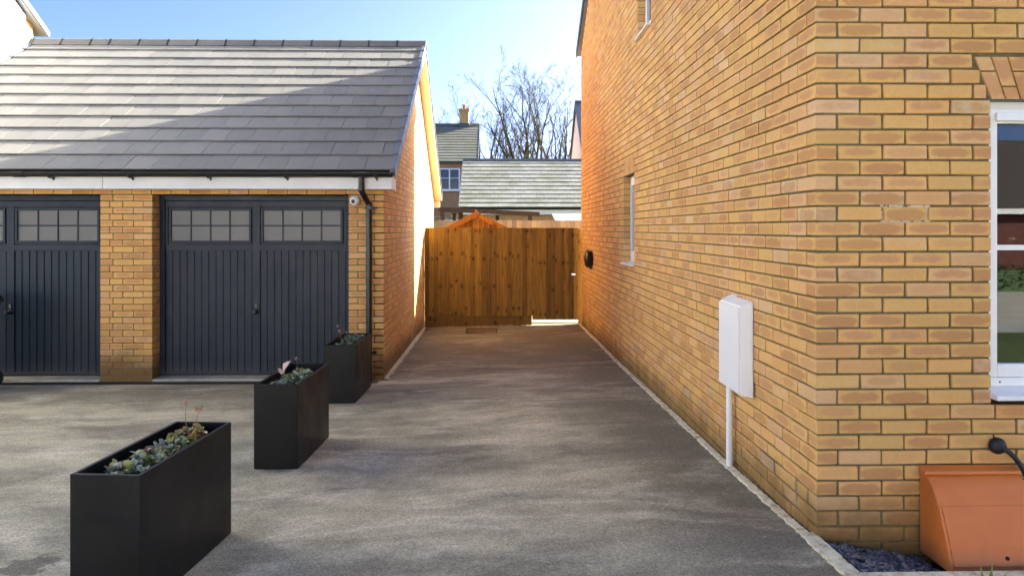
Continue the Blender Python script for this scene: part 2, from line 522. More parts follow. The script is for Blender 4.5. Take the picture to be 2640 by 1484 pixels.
M_FBRICK = brick_mat('far_buff_brick', 'isl', (0.50, 0.29, 0.125), (0.40, 0.20, 0.11), .5, False)
M_FMORTAR = mortar_mat('far_mortar', (0.30, 0.24, 0.16))

# ------------------------------------------------------------------ mesh helpers
class MB:
    def __init__(self):
        self.v, self.f, self.uvs = [], [], []
        self.has_uv = False
    def face(self, pts, uv=None):
        i = len(self.v)
        self.v.extend([tuple(p) for p in pts])
        self.f.append(tuple(range(i, i + len(pts))))
        self.uvs.append(uv if uv else [(0.5, 0.5)] * len(pts))
        if uv:
            self.has_uv = True
        return self
    def mesh(self, vs, fs):
        i = len(self.v)
        self.v.extend([tuple(p) for p in vs])
        for f in fs:
            self.f.append(tuple(q + i for q in f))
            self.uvs.append([(0.5, 0.5)] * len(f))
        return self
    def box(self, x0, x1, y0, y1, z0, z1, M=None):
        vs = [Vector((x, y, z)) for z in (z0, z1) for y in (y0, y1) for x in (x0, x1)]
        if M is not None:
            vs = [M @ v for v in vs]
        return self.mesh(vs, [(0, 2, 3, 1), (4, 5, 7, 6), (0, 1, 5, 4), (2, 6, 7, 3), (0, 4, 6, 2), (1, 3, 7, 5)])
    def prism(self, prof, axis, a, b):
        """profile of 2-D points extruded along an axis ('x': (y,z), 'y': (x,z), 'z': (x,y))"""
        def pt(p, t):
            return (t, p[0], p[1]) if axis == 'x' else ((p[0], t, p[1]) if axis == 'y' else (p[0], p[1], t))
        n = len(prof)
        vs = [pt(p, a) for p in prof] + [pt(p, b) for p in prof]
        fs = [(i, (i + 1) % n, n + (i + 1) % n, n + i) for i in range(n)]
        fs += [tuple(range(n)), tuple(range(2 * n - 1, n - 1, -1))]
        return self.mesh(vs, fs)
    def tube(self, pts, rad, seg=8, caps=True):
        pts = [Vector(p) for p in pts]
        rs = rad if isinstance(rad, (list, tuple)) else [rad] * len(pts)
        base = len(self.v)
        prev = None
        for i, p in enumerate(pts):
            d = (pts[min(i + 1, len(pts) - 1)] - pts[max(i - 1, 0)]).normalized()
            if prev is None:
                u = d.orthogonal().normalized()
            else:
                u = (prev - d * prev.dot(d)).normalized()
            prev = u
            w = d.cross(u)
            for k in range(seg):
                a = 2 * math.pi * k / seg
                self.v.append(tuple(p + (u * math.cos(a) + w * math.sin(a)) * rs[i]))
        for i in range(len(pts) - 1):
            for k in range(seg):
                a, b = base + i * seg + k, base + i * seg + (k + 1) % seg
                self.f.append((a, b, b + seg, a + seg))
                self.uvs.append([(0.5, 0.5)] * 4)
        if caps:
            self.f.append(tuple(base + k for k in range(seg - 1, -1, -1)))
            self.uvs.append([(0.5, 0.5)] * seg)
            e = base + (len(pts) - 1) * seg
            self.f.append(tuple(e + k for k in range(seg)))
            self.uvs.append([(0.5, 0.5)] * seg)
        return self
    def lathe(self, prof, M, seg=20):
        """(r, h) profile turned round the local z axis of M"""
        base = len(self.v)
        for r, h in prof:
            for k in range(seg):
                a = 2 * math.pi * k / seg
                self.v.append(tuple(M @ Vector((r * math.cos(a), r * math.sin(a), h))))
        for i in range(len(prof) - 1):
            for k in range(seg):
                a, b = base + i * seg + k, base + i * seg + (k + 1) % seg
                self.f.append((a, b, b + seg, a + seg))
                self.uvs.append([(0.5, 0.5)] * 4)
        return self
    def data(self, name, mat, smooth=False, fix=True):
        me = bpy.data.meshes.new(name)
        me.from_pydata(self.v, [], self.f)
        if self.has_uv:
            l = me.uv_layers.new(name='UVMap')
            flat = [c for f in self.uvs for uv in f for c in uv]
            l.data.foreach_set('uv', flat)
        if fix:
            bm = bmesh.new()
            bm.from_mesh(me)
            bmesh.ops.recalc_face_normals(bm, faces=bm.faces)
            bm.to_mesh(me)
            bm.free()
        if mat:
            me.materials.append(mat)
        if smooth:
            me.shade_smooth()
        return me
    def build(self, name, mat, parent=None, smooth=False, bevel=0.0, seg=2, fix=True, auto=None):
        me = self.data(name, mat, smooth, fix)
        return link(name, me, parent, bevel, seg, auto)

def link(name, me, parent=None, bevel=0.0, seg=2, auto=None):
    o = bpy.data.objects.new(name, me)
    COL.objects.link(o)
    adopt(o, parent)
    if bevel:
        m = o.modifiers.new('bevel', 'BEVEL')
        m.width = bevel
        m.segments = seg
        m.limit_method = 'ANGLE'
        m.angle_limit = R(35)
    if auto:
        try:
            me.shade_smooth()
            me.set_sharp_from_angle(angle=R(auto))
        except Exception:
            pass
    return o

def adopt(o, parent):
    if parent is not None:
        o.parent = parent
        if parent.type == 'EMPTY':
            o.matrix_parent_inverse = Matrix.Translation(-parent.location)

def tag(o, label, cat, group=None):
    o['label'] = label
    o['category'] = cat
    if group:
        o['group'] = group
    return o
def thing(name, label, cat, loc=(0, 0, 0), group=None):
    o = bpy.data.objects.new(name, None)
    o.empty_display_size = 0.2
    o.location = loc
    COL.objects.link(o)
    return tag(o, label, cat, group)
def struct(o):
    o['kind'] = 'structure'
    return o
def stuff(o):
    o['kind'] = 'stuff'
    return o

# ------------------------------------------------------------------ ground heights
def pl(tab, y):
    if y <= tab[0][0]:
        return tab[0][1]
    for (a, za), (b, zb) in zip(tab, tab[1:]):
        if y <= b:
            return za + (zb - za) * (y - a) / (b - a)
    return tab[-1][1]
ZR = [(-3, .32), (2, .29), (3.5, .25), (5, .19), (9, .09), (13.7, .015)]
ZL = [(-3, .18), (2, .16), (3.5, .13), (5.5, .075), (7.5, .012), (8.6, -0.004), (13.7, -.035)]
def zg(x, y):
    t = max(0.0, min(1.0, (x + 1.5) / 3.05))
    return pl(ZL, y) * (1 - t) + pl(ZR, y) * t

HX, HY0, HY1 = 1.568, 3.559, 13.42         # house: side wall plane, front wall plane, rear corner
GX, GY0, GY1 = -1.313, 8.622, 15.547       # garage: side wall plane, front plane, rear
FY = 13.50                                 # fence

def build_ground():
    mb = MB()
    mb.face([(-600, -600, -.25), (600, -600, -.25), (600, 900, -.25), (-600, 900, -.25)])
    struct(mb.build('ground', M_GRASS))
    mb = MB()
    xs = [-16 + .5 * i for i in range(28)] + [-2 + .25 * i for i in range(14)] + [1.535]
    ys = [-9 + .5 * i for i in range(22)] + [2 + .25 * i for i in range(47)] + [13.68]
    nx = len(xs)
    vs = [(x, y, zg(x, y)) for y in ys for x in xs]
    fs = [(j * nx + i, j * nx + i + 1, (j + 1) * nx + i + 1, (j + 1) * nx + i) for j in range(len(ys) - 1) for i in range(nx - 1)]
    mb.mesh(vs, fs)
    o = mb.build('driveway', M_ASPHALT, smooth=True, fix=False)
    struct(o)
    # patio behind the gate, gardens beyond
    mb = MB()
    mb.box(-1.2, 7, 13.70, 17.6, -.05, .035)
    struct(mb.build('patio', M_PAVE))
    mb = MB()
    mb.box(-14, 12, 18.4, 60, -.2, .12)
    struct(mb.build('lawn', M_GRASS))
    # front of the house: road, verge and the opposite side of the street
    mb = MB()
    mb.face([(-40, -13.9, .02), (60, -13.9, .02), (60, -9.0, .02), (-40, -9.0, .02)])
    mb.face([(1.7, -9.0, .02), (60, -9.0, .02), (60, -5.2, .02), (1.7, -5.2, .02)])
    struct(mb.build('road', plain('pale_road', (0.36, 0.33, 0.29), .9, .2, var=.2, scale=1.5), fix=False))  # road colour kept pale to bounce sunlight towards the shaded walls
    mb = MB()
    mb.box(1.75, 40, -5.15, -4.0, -.1, .13)
    struct(mb.build('pavement', M_STONE))
    mb = MB()
    mb.box(3.4, 12, -3.9, 0.9, -.1, .17)
    struct(mb.build('front_lawn', M_GRASS))
build_ground()

# ------------------------------------------------------------------ bricks
BL, BH, BD, BJ, CO = 0.215, 0.065, 0.1025, 0.010, 0.075
_bc = {}
def brick_data(L, mat, var=0, H=BH, D=BD):
    key = (round(L, 3), mat.name, var, round(H, 3), round(D, 3))
    if key in _bc:
        return _bc[key]
    bm = bmesh.new()
    bmesh.ops.create_cube(bm, size=1.0)
    rr = random.Random(var * 31 + int(L * 1000))
    for v in bm.verts:
        v.co = Vector((v.co.x * L, v.co.y * D, v.co.z * H))
        v.co += Vector((rr.uniform(-.0018, .0018), rr.uniform(-.0008, .0008), rr.uniform(-.0018, .0018)))
    bmesh.ops.bevel(bm, geom=list(bm.edges), offset=0.0035, segments=1, profile=0.5, affect='EDGES')
    uvl = bm.loops.layers.uv.new('UVMap')
    for f in bm.faces:
        n = f.normal
        for lp in f.loops:
            c = lp.vert.co
            if abs(n.x) > .9:
                # header face: show a slice of the brick's own colour
                lp[uvl].uv = (c.y / D * .45 + .5, c.z / H + .5)
            elif abs(n.z) > .9:
                lp[uvl].uv = (c.x / L + .5, c.y / D + .5)
            else:
                k = min(L / BL, 1)
                lp[uvl].uv = (c.x / L * k + .5, c.z / H + .5)
    me = bpy.data.meshes.new('brick')
    bm.to_mesh(me)
    bm.free()
    me.materials.append(mat)
    _bc[key] = me
    return me

class Face:
    """one face of masonry: maps (along, out, up) to the world"""
    def __init__(self, kind, plane):
        self.k, self.p = kind, plane
        self.rot = {'-y': 0.0, '-x': -math.pi / 2, '+x': math.pi / 2}[kind]
    def pt(self, a, d, z):               # d: depth into the wall
        if self.k == '-y':
            return Vector((a, self.p + d, z))
        if self.k == '-x':
            return Vector((self.p + d, a, z))
        return Vector((self.p - d, a, z))

def split_course(a0, a1, start, z0, openings):
    """stretchers from start at the brick module between a0 and a1, cut at the openings"""
    segs = [(a0, a1)]
    for (oa, ob, oz0, oz1) in openings:
        if z0 + BH > oz0 + .02 and z0 < oz1 - .02:
            new = []
            for s, e in segs:
                if ob <= s or oa >= e:
                    new.append((s, e))
                else:
                    if oa > s:
                        new.append((s, oa))
                    if ob < e:
                        new.append((ob, e))
            segs = new
    out = []
    for s, e in segs:
        k = math.floor((s - start) / .225)
        while True:
            b0 = start + k * .225
            if b0 >= e - .02:
                break
            x0, x1 = max(b0, s), min(b0 + BL, e)
            if x1 - x0 > .028:
                out.append((x0, x1))
            k += 1
    return out

def emit_bricks(items, wall, mat_obj, mat_mass, limit=300):
    """items: (Face, a0, a1, z0, depth). The largest on the picture become objects, the rest one mass"""
    scored = []
    for it in items:
        fc, a0, a1, z0, dep = it
        c = [to_px(*fc.pt(a, 0, z)) for a in (a0, a1) for z in (z0, z0 + BH)]
        sc = 0.0
        if all(c):
            us, vs_ = [q[0] for q in c], [q[1] for q in c]
            if max(us) > 0 and min(us) < 2640 and max(vs_) > 0 and min(vs_) < 1484:
                w = min(max(us), 2640) - max(min(us), 0)
                h = min(max(vs_), 1484) - max(min(vs_), 0)
                sc = w * h
        scored.append((sc, it))
    scored.sort(key=lambda q: -q[0])
    for i, (sc, (fc, a0, a1, z0, dep)) in enumerate(scored):
        if i < limit and sc > 0:
            o = bpy.data.objects.new('brick', brick_data(a1 - a0, mat_obj, random.randrange(3), BH, dep))
            COL.objects.link(o)
            adopt(o, wall)
            o.location = fc.pt((a0 + a1) / 2, dep / 2 - random.uniform(-.0012, .0022), z0 + BH / 2 + random.uniform(-.001, .001))
            o.rotation_euler = (random.uniform(-.006, .006), 0, fc.rot + random.uniform(-.004, .004))
    rest = scored[limit:] if len(scored) > limit else []
    rest += [q for q in scored[:limit] if q[0] <= 0]
    if rest:
        mb = MB()
        for sc, (fc, a0, a1, z0, dep) in rest:
            j = random.uniform(-.0015, .002)
            z1 = z0 + BH
            P = lambda a, d, z: fc.pt(a, d, z)
            b = .0025
            mb.face([P(a0, -j, z0), P(a1, -j, z0), P(a1, -j, z1), P(a0, -j, z1)], [(0, 0), (1, 0), (1, 1), (0, 1)])
            i0 = len(mb.v) - 4
            bk = [P(a0, dep, z0), P(a1, dep, z0), P(a1, dep, z1), P(a0, dep, z1)]
            mb.v.extend([tuple(q) for q in bk])
            for (p, q) in ((0, 1), (1, 2), (2, 3), (3, 0)):
                mb.f.append((i0 + p, i0 + 4 + p, i0 + 4 + q, i0 + q))
                mb.uvs.append([(.15, .1), (.15, .2), (.85, .2), (.85, .1)])
        stuff(mb.build('brickwork', mat_mass, wall))

def slab_with_openings(mb, fc, a0, a1, z0, z1, openings, d0, d1):
    """wall slab between depths d0 and d1, leaving rectangular openings"""
    As = sorted({a0, a1, *[q for o in openings for q in o[:2]]})
    Zs = sorted({z0, z1, *[q for o in openings for q in o[2:]]})
    As = [a for a in As if a0 <= a <= a1]
    Zs = [z for z in Zs if z0 <= z <= z1]
    for i in range(len(As) - 1):
        for j in range(len(Zs) - 1):
            ca, cz = (As[i] + As[i + 1]) / 2, (Zs[j] + Zs[j + 1]) / 2
            if any(o[0] < ca < o[1] and o[2] < cz < o[3] for o in openings):
                continue
            p, q = fc.pt(As[i], d0, Zs[j]), fc.pt(As[i + 1], d1, Zs[j + 1])
            mb.box(min(p.x, q.x), max(p.x, q.x), min(p.y, q.y), max(p.y, q.y), p.z, q.z)

# ------------------------------------------------------------------ the house on the right
HZ0 = 0.008
H_EAVE, H_PITCH = 5.05, math.tan(R(31))
H_RIDGE_Y = (HY0 + HY1) / 2
def gable_top(y):
    return H_EAVE + H_PITCH * (min(y - HY0, HY1 - y))

def build_house():
    root = thing('brick_house', 'tall buff brick house whose long side wall runs along the driveway', 'house', (HX + 3, HY0 + 4, .1))
    side, front = Face('-x', HX), Face('-y', HY0)
    side_lo, front_lo = Face('-x', HX + .010), Face('-y', HY0 + .010)
    HXE = 8.6
    w1 = (8.274, 8.959, 1.358, 2.408)
    w2 = (7.374, 8.059, 3.833, 4.733)
    wf = (2.440, 3.70, 0.908, 2.408)
    arch = (2.36, 3.78, 2.408, 2.622)          # straight arch over the front window
    mb = MB()
    grow = lambda o: (o[0] - .004, o[1] + .004, o[2] - .004, o[3] + .004)
    PL = HZ0 + 11 * CO + .001                    # the courses below this stand back a little
    slab_with_openings(mb, side, HY0 + .005, HY1 - .005, PL, H_EAVE, [grow(w1), grow(w2)], .011, .30)
    slab_with_openings(mb, side, HY0 + .019, HY1 - .019, -.3, PL, [], .019, .30)
    # gable
    mb.prism([(HY0 + .005, H_EAVE), (HY1 - .005, H_EAVE), (H_RIDGE_Y, H_EAVE + H_PITCH * (H_RIDGE_Y - HY0) - .01)], 'x', HX + .005, HX + .30)
    slab_with_openings(mb, front, HX + .302, HXE, PL, H_EAVE, [grow(wf)], .011, .30)
    slab_with_openings(mb, front, HX + .302, HXE, -.3, PL, [], .019, .30)
    mb.box(HX + .302, HXE, HY1 - .3, HY1 - .005, -.3, H_EAVE)
    mb.box(HXE, HXE + .3, HY0 + .005, HY1 - .005, -.3, H_EAVE)
    wall = mb.build('wall', M_MORTAR, root)
    # far gable and the floors that keep the inside dark
    mb = MB()
    mb.prism([(HY0 + .02, H_EAVE + .01), (HY1 - .02, H_EAVE + .01), (H_RIDGE_Y, H_EAVE + H_PITCH * (H_RIDGE_Y - HY0) - .03)], 'x', HXE, HXE + .3)
    mb.box(HX + .31, HXE - .01, HY0 + .31, HY1 - .31, 2.6, 2.8)
    mb.box(HX + .31, HXE - .01, HY0 + .31, HY1 - .31, -.2, .30)
    mb.box(HX + .31, HXE - .01, 7.0, 7.1, .31, 2.59)
    mb.build('floor_slab', M_INT, root)
    # bricks
    items = []
    n = -4
    while True:
        z0 = HZ0 + n * CO + .005
        if z0 > 8.2:
            break
        odd = n % 2 == 1
        if n < 11:
            for (a, b) in split_course(HX + (.010 if odd else .010 + BD + BJ), 3.9, HX + (0 if odd else BD + BJ), z0, []):
                items.append([front_lo, a, b, z0, BD])
            st = HY0 + (BD + BJ if odd else 0)
            for (a, b) in split_course(st + .010, HY1, st, z0, []):
                items.append([side_lo, a, b, z0, BD])
            n += 1
            continue
        # front wall
        if z0 < H_EAVE:
            ops = [wf]
            if odd:
                for (a, b) in split_course(HX, 3.9, HX, z0, ops):
                    items.append([front, a, b, z0, BD])
            else:
                for (a, b) in split_course(HX + BD + BJ, 3.9, HX + BD + BJ, z0, ops):
                    items.append([front, a, b, z0, BD])
        # side wall, with the gable
        ylo, yhi = HY0, HY1
        if z0 + BH > H_EAVE - .02:
            dy = (z0 + BH - H_EAVE + .02) / H_PITCH
            ylo, yhi = HY0 + dy, HY1 - dy
            if yhi - ylo < .3:
                break
        st = HY0 + (BD + BJ if odd else 0)
        for (a, b) in split_course(max(ylo, st), yhi, st, z0, [w1, w2, (8.274, 8.959, 2.408, 2.633), (8.274, 8.959, 1.283, 1.358)]):
            items.append([side, a, b, z0, BD])
        n += 1
    # keep the arch clear: cut the bricks that meet its slanting ends
    out = []
    slant = lambda z: 2.440 - (z - 2.408) * (2.440 - 2.354) / (2.62 - 2.408)
    for it in items:
        fc, a, b, z0, dep = it
        if fc is front and 2.40 < z0 < 2.60 and b > slant(z0 + .03) - .012:
            if a < slant(z0) - .045:
                it[2] = slant(z0 + .03) - .012
            else:
                continue
        out.append(it)
    # air bricks take the place of one brick each
    keep = []
    spots = []
    for it in out:
        fc, a, b, z0, dep = it
        hit = False
        if fc is side_lo:
            for k, (ya, zc) in enumerate(((4.24, .437), (6.05, .437), (8.25, .437))):
                if a < ya < b and z0 <= zc < z0 + CO and len([1 for s in spots if s[0] == k]) == 0:
                    spots.append((k, a, b, z0))
                    hit = True
        if not hit:
            keep.append(it)
    emit_bricks(keep, wall, M_BRICK, M_BRICKS)
    for k, a, b, z0 in spots:
        mb = MB()
        x0, x1 = HX + .009, HX + .03
        rows, cols = 4, 9
        dz, dy = BH / rows, (b - a) / cols
        for r in range(rows + 1):
            zc = z0 + r * dz
            mb.box(x0, x1, a, b, max(zc - .0045, z0), min(zc + .0045, z0 + BH))
        for c in range(cols + 1):
            yc = a + c * dy
            mb.box(x0 + .001, x1 - .001, max(yc - .0055, a), min(yc + .0055, b), z0, z0 + BH)
        mb.build('air_brick', plain('air_brick_buff', (0.50, 0.34, 0.20), .8, .2), wall)
    # straight arch of bricks on end, leaning towards the middle
    cx = (wf[0] + wf[1]) / 2
    nb = 17
    focus = 2.408 - (cx - 2.440) * (2.62 - 2.408) / (2.440 - 2.354)
    def at(t, z):
        a0_, a1_ = slant(z), 2 * cx - slant(z)
        return a0_ + (a1_ - a0_) * t
    for k in range(nb):
        t0, t1 = k / nb, (k + 1) / nb
        cuts = [2.410, 2.410 + .065, 2.616] if k % 2 else [2.410, 2.410 + .140, 2.616]
        for zb, zt in ((cuts[0], cuts[1] - .008), (cuts[1], cuts[2])):
            mb = MB()
            g = .0045
            pts = [(at(t0, zb) + g, zb), (at(t1, zb) - g, zb), (at(t1, zt) - g, zt), (at(t0, zt) + g, zt)]
            fr = [(x, HY0 - .001, z) for x, z in pts]
            bk = [(x, HY0 + BD, z) for x, z in pts]
            uv = [(.3, .1), (.7, .1), (.7, .9), (.3, .9)]
            mb.face(fr, uv)
            i0 = len(mb.v) - 4
            mb.v.extend(bk)
            for p in range(4):
                q = (p + 1) % 4
                mb.f.append((i0 + p, i0 + 4 + p, i0 + 4 + q, i0 + q))
                mb.uvs.append([(.2, .2), (.2, .3), (.3, .3), (.3, .2)])
            mb.build('brick', M_BRICK, wall)
    # upright bricks above and below the lower side window
    for zb, h in ((2.413, .215), (1.288, .06)):
        k = 0
        y = 8.274
        while y < 8.95:
            y1 = min(y + .065, 8.959)
            mb = MB()
            fr = [(HX - .001, y, zb), (HX - .001, y1, zb), (HX - .001, y1, zb + h), (HX - .001, y, zb + h)]
            mb.face(fr, [(0.3, .1), (.7, .1), (.7, .9), (.3, .9)])
            mb.box(HX + .0, HX + BD, y, y1, zb, zb + h)
            mb.has_uv = True
            mb.build('brick', M_BRICK, wall)
            y += .075
    # roof
    mb = MB()
    rz = H_EAVE + H_PITCH * (H_RIDGE_Y - HY0)
    for s, ye in ((1, HY0), (-1, HY1)):
        yo, zo = ye - s * .18, H_EAVE - H_PITCH * .18
        mb.prism([(yo, zo + .03), (H_RIDGE_Y, rz + .03), (H_RIDGE_Y, rz + .16), (yo, zo + .16)], 'x', HX - .055, HXE + .35)
    roof = mb.build('roof', M_TILES_BLUE, root)
    mb = MB()
    for s, ye in ((1, HY0), (-1, HY1)):
        yo, zo = ye - s * .20, H_EAVE - H_PITCH * .20
        mb.prism([(yo, zo + .02), (H_RIDGE_Y, rz + .02), (H_RIDGE_Y, rz + .17), (yo, zo + .17)], 'x', HX - .075, HX - .058)
    mb.build('verge', M_BLACKPL, roof)
    # side windows
    def side_window(o, z_sill):
        y0, y1, z0, z1 = o
        x = HX + .085
        m = MB()
        for (a, b, c, d) in ((y0, y0 + .06, z0, z1), (y1 - .06, y1, z0, z1), (y0 + .06, y1 - .06, z0, z0 + .07), (y0 + .06, y1 - .06, z1 - .06, z1)):
            m.box(x, x + .06, a, b, c, d)
        w = m.build('window', M_WHITE, root, bevel=.004)
        m = MB()
        for (a, b, c, d) in ((y0 + .062, y0 + .115, z0 + .072, z1 - .062), (y1 - .115, y1 - .062, z0 + .072, z1 - .062), (y0 + .115, y1 - .115, z0 + .072, z0 + .125), (y0 + .115, y1 - .115, z1 - .115, z1 - .062)):
            m.box(x - .012, x + .05, a, b, c, d)
        m.build('sash', M_WHITE, w, bevel=.004)
        m = MB()
        m.box(x + .02, x + .026, y0 + .10, y1 - .10, z0 + .11, z1 - .10)
        m.build('pane', M_GLASS, w)
        m = MB()
        m.prism([(HX - .045, z0 - .030), (HX - .045, z0 - .012), (x - .002, z0 + .006), (x - .002, z0 - .030)], 'y', y0 + .003, y1 - .003)
        m.build('sill', M_WHITE, w, bevel=.003)
        return w
    side_window((w1[0] + .002, w1[1] - .002, w1[2] + .018, w1[3] - .002), 0)
    side_window((w2[0] + .002, w2[1] - .002, w2[2] + .030, w2[3] - .002), 0)
    # front window
    x0, x1, z0, z1 = wf[0] + .002, wf[1] - .002, 1.030, 2.370
    y = HY0 + .045
    m = MB()
    fw = .062
    for (a, b, c, d) in ((x0, x0 + fw, z0, z1), (x1 - fw, x1, z0, z1), (x0 + fw, x1 - fw, z0, z0 + .068), (x0 + fw, x1 - fw, z1 - .075, z1), (x0 + .60, x0 + .66, z0 + .068, z1 - .075)):
        m.box(a, b, y, y + .07, c, d)
    w = m.build('window', M_WHITE, root, bevel=.005)
    m = MB()
    m.box(x0 + .045, x1 - .05, y - .022, y - .001, z1 - .064, z1 - .022)
    m.build('trickle_vent', M_WHITE, w, bevel=.004)
    m = MB()
    m.box(x0, x1, y + .012, y + .06, z1 + .001, wf[3] - .001)
    m.build('head_closer', M_FASCIA, w)
    m = MB()
    m.box(wf[0] - .06, wf[1] + .06, HY0 + .006, HY0 + .10, wf[3] - .004, wf[3] + .002)
    m.build('lintel', plain('lintel_steel', (.12, .12, .11), .5, .5, .6), w)
    m = MB()
    m.box(x0 + fw - .002, x0 + .60, y + .012, y + .03, 1.664, 1.690)
    m.build('glazing_bar', M_WHITE, w)
    m = MB()
    m.box(x0 + fw - .004, x1 - fw + .004, y + .032, y + .038, z0 + .06, z1 - .07)
    m.build('pane', M_GLASS, w)
    m = MB()
    m.box(x0, x1, y - .002, y + .06, .985, z0 - .001)
    m.prism([(HY0 - .055, .935), (HY0 - .055, .958), (y - .003, .984), (y + .05, .984), (y + .05, .935)], 'x', x0 - .006, x1 + .006)
    m.build('sill', M_WHITE, w, bevel=.004)
    m = MB()
    m.box(2.51, 2.518, y - .0035, y - .001, 1.004, 1.012)
    m.build('drain_hole', M_DARK, w)
    return root
house = build_house()

# ------------------------------------------------------------------ the garage
G_AL = math.atan((4.80 - 2.43) / (12.085 - 8.34))
G_EY, G_EZ = 8.34, 2.43
G_RY, G_RZ = 12.085, 4.80
G_XL, G_XR = -7.50, -1.140                 # roof ends
GZ0 = -0.005

def build_garage():
    root = thing('brick_garage', 'low brick double garage with grey tiled roof left of the driveway', 'garage', (-4.3, 10, -.01))
    side, front = Face('+x', GX), Face('-y', GY0)
    P1 = (-4.594, -3.996)
    P2 = (-1.720, GX)
    P0 = (-7.35, -6.905)
    HEAD = 2.170
    wt = 2.38
    # mortar core: piers, beam over the doors, side walls, gables
    mb = MB()
    for a, b in (P0, P1, P2):
        mb.box(a + .005, b - .005, GY0 + .005, GY0 + .225, -.3, HEAD + .002)
    mb.box(-7.345, GX - .005, GY0 + .005, GY0 + .225, HEAD + .004, wt)
    tg = math.tan(G_AL)
    zt = lambda y: G_EZ + tg * (y - G_EY) - .10
    prof = [(GY0 + .227, -.3), (GY1 - .005, -.3), (GY1 - .005, zt(2 * G_RY - GY1)), (G_RY, zt(G_RY)), (GY0 + .227, zt(GY0 + .227))]
    mb.prism(prof, 'x', GX - .22, GX - .005)
    mb.prism(prof, 'x', -7.345, -7.13)
    mb.box(-7.13, GX - .22, GY1 - .2, GY1 - .005, -.3, wt)
    mb.prism([(GY0 + .005, -.3), (GY0 + .228, -.3), (GY0 + .228, zt(GY0 + .228)), (GY0 + .005, zt(GY0 + .005))], 'x', GX - .20, GX - .0052)
    wall = mb.build('wall', M_GMORTAR, root)
    mb = MB()
    mb.box(-7.12, GX - .23, GY0 + .24, GY1 - .22, -.2, -.02)
    mb.build('floor_slab', M_CONC, root)
    items = []
    n = -1
    while True:
        z0 = GZ0 + n * CO + .005
        if z0 > 4.7:
            break
        odd = n % 2 == 1
        if z0 + BH < HEAD + .004:
            # centre pier
            wA = [.1025, .140, .228]
            wB = [.142, .224]
            x = P1[0]
            for w in (wA if odd else wB):
                items.append([front, x, x + w, z0, BD])
                x += w + BJ
            items.append([front, x, P1[1], z0, BD])
            # its reveal towards the right-hand door
            rev = Face('+x', P1[1])
            if not odd:
                items.append([rev, GY0 + BD + BJ, GY0 + .228, z0, BD])
            else:
                items[-1] = [rev, GY0, GY0 + .228, z0, BD]
            # right pier
            x = P2[0]
            for w in ([.1025, .182] if not odd else [.1985]):
                items.append([front, x, x + w, z0, BD])
                x += w + BJ
            if odd:
                items.append([front, x, P2[1], z0, BD])
        elif z0 < wt - .05:
            for (a, b) in split_course(-7.35, GX - (0 if odd else .1125), GX - (0 if odd else .1025) - .225 * 27 + (.01 if odd else 0), z0, []):
                items.append([front, a, b, z0, BD])
        # side wall with gable
        ylo, yhi = GY0, GY1
        zz = z0 + BH
        if zz > zt(GY0) - .02:
            dy = (zz - zt(GY0) + .02) / tg
            ylo, yhi = GY0 + dy, GY1 - dy
            if yhi - ylo < .25:
                break
        st = GY0 + ((BD + BJ) if odd else 0)
        for (a, b) in split_course(max(ylo, st), yhi, st, z0, []):
            items.append([side, a, b, z0, BD])
        n += 1
    emit_bricks(items, wall, M_GBRICK, M_GBRICKS)

    # roof: underlay slab, tiles one by one on the front slope
    ca, sa = math.cos(G_AL), math.sin(G_AL)
    mb = MB()
    u0 = .03
    mb.prism([(G_EY + .05, G_EZ + .05 * tg - .05), (G_RY, G_RZ - .05), (2 * G_RY - G_EY - .05, G_EZ + .05 * tg - .05), (2 * G_RY - G_EY - .05, G_EZ + .05 * tg - .02), (G_RY, G_RZ - .02), (G_EY + .05, G_EZ + .05 * tg - .02)], 'x', G_XL + .06, G_XR - .05)
    roof = mb.build('roof', M_DARK, root)
    slope = (G_RY - G_EY) / ca
    g = slope / 12
    cache = {}
    def tile(wd, ln):
        k = (round(wd, 3), round(ln, 3))
        if k not in cache:
            m = MB()
            e = .0022
            m.mesh([(e, 0, .007), (wd - e, 0, .007), (wd - e, 0, .016), (wd - e, .004, .020), (e, .004, .020), (e, 0, .016), (e, ln, -.004), (wd - e, ln, -.004), (wd - e, ln, .017), (e, ln, .017)],
                   [(0, 1, 2, 5), (5, 2, 3, 4), (4, 3, 8, 9), (6, 9, 8, 7), (0, 6, 7, 1), (1, 7, 8, 3, 2), (0, 5, 4, 9, 6)])
            cache[k] = m.data('roof_tile', M_TILE)
        return cache[k]
    dl = math.atan(.019 / g)
    xr = G_XR - .052
    for k in range(12):
        s0 = k * g
        base = Vector((0, G_EY + s0 * ca, G_EZ + s0 * sa)) + Vector((0, -sa, ca)) * .002
        ln = .42 if k < 11 else .355
        x1 = xr
        first = .30 if k % 2 == 0 else .15
        w = first
        while x1 > G_XL + .05:
            x0 = max(x1 - w, G_XL + .05)
            if x1 - x0 > .03:
                o = bpy.data.objects.new('roof_tile', tile(x1 - x0, ln))
                COL.objects.link(o)
                adopt(o, roof)
                o.location = base + Vector((x0, random.uniform(-.003, .003), random.uniform(0, .001)))
                o.rotation_euler = (G_AL - dl + random.uniform(-.002, .002), random.uniform(-.001, .001), random.uniform(-.002, .002))
            x1 = x0
            w = .30
        # verge unit closing each course, both ends
        for (xa, xb, xs) in ((G_XR - .06, G_XR, G_XR - .012), (G_XL, G_XL + .06, G_XL)):
            m = MB()
            m.box(xa, xb, -.006, .40, .024, .034)
            m.box(xs, xs + .012, -.006, .40, -.105, .0235)
            m.box(xa, xb - (.0125 if xs > -5 else 0), -.008, .004, -.03, .0235)
            o = m.build('verge_cap', M_VERGE, roof, bevel=.003, seg=1)
            o.location = base
            o.rotation_euler = (G_AL - dl, 0, 0)
    # rear slope: courses as one stepped mass
    mb = MB()
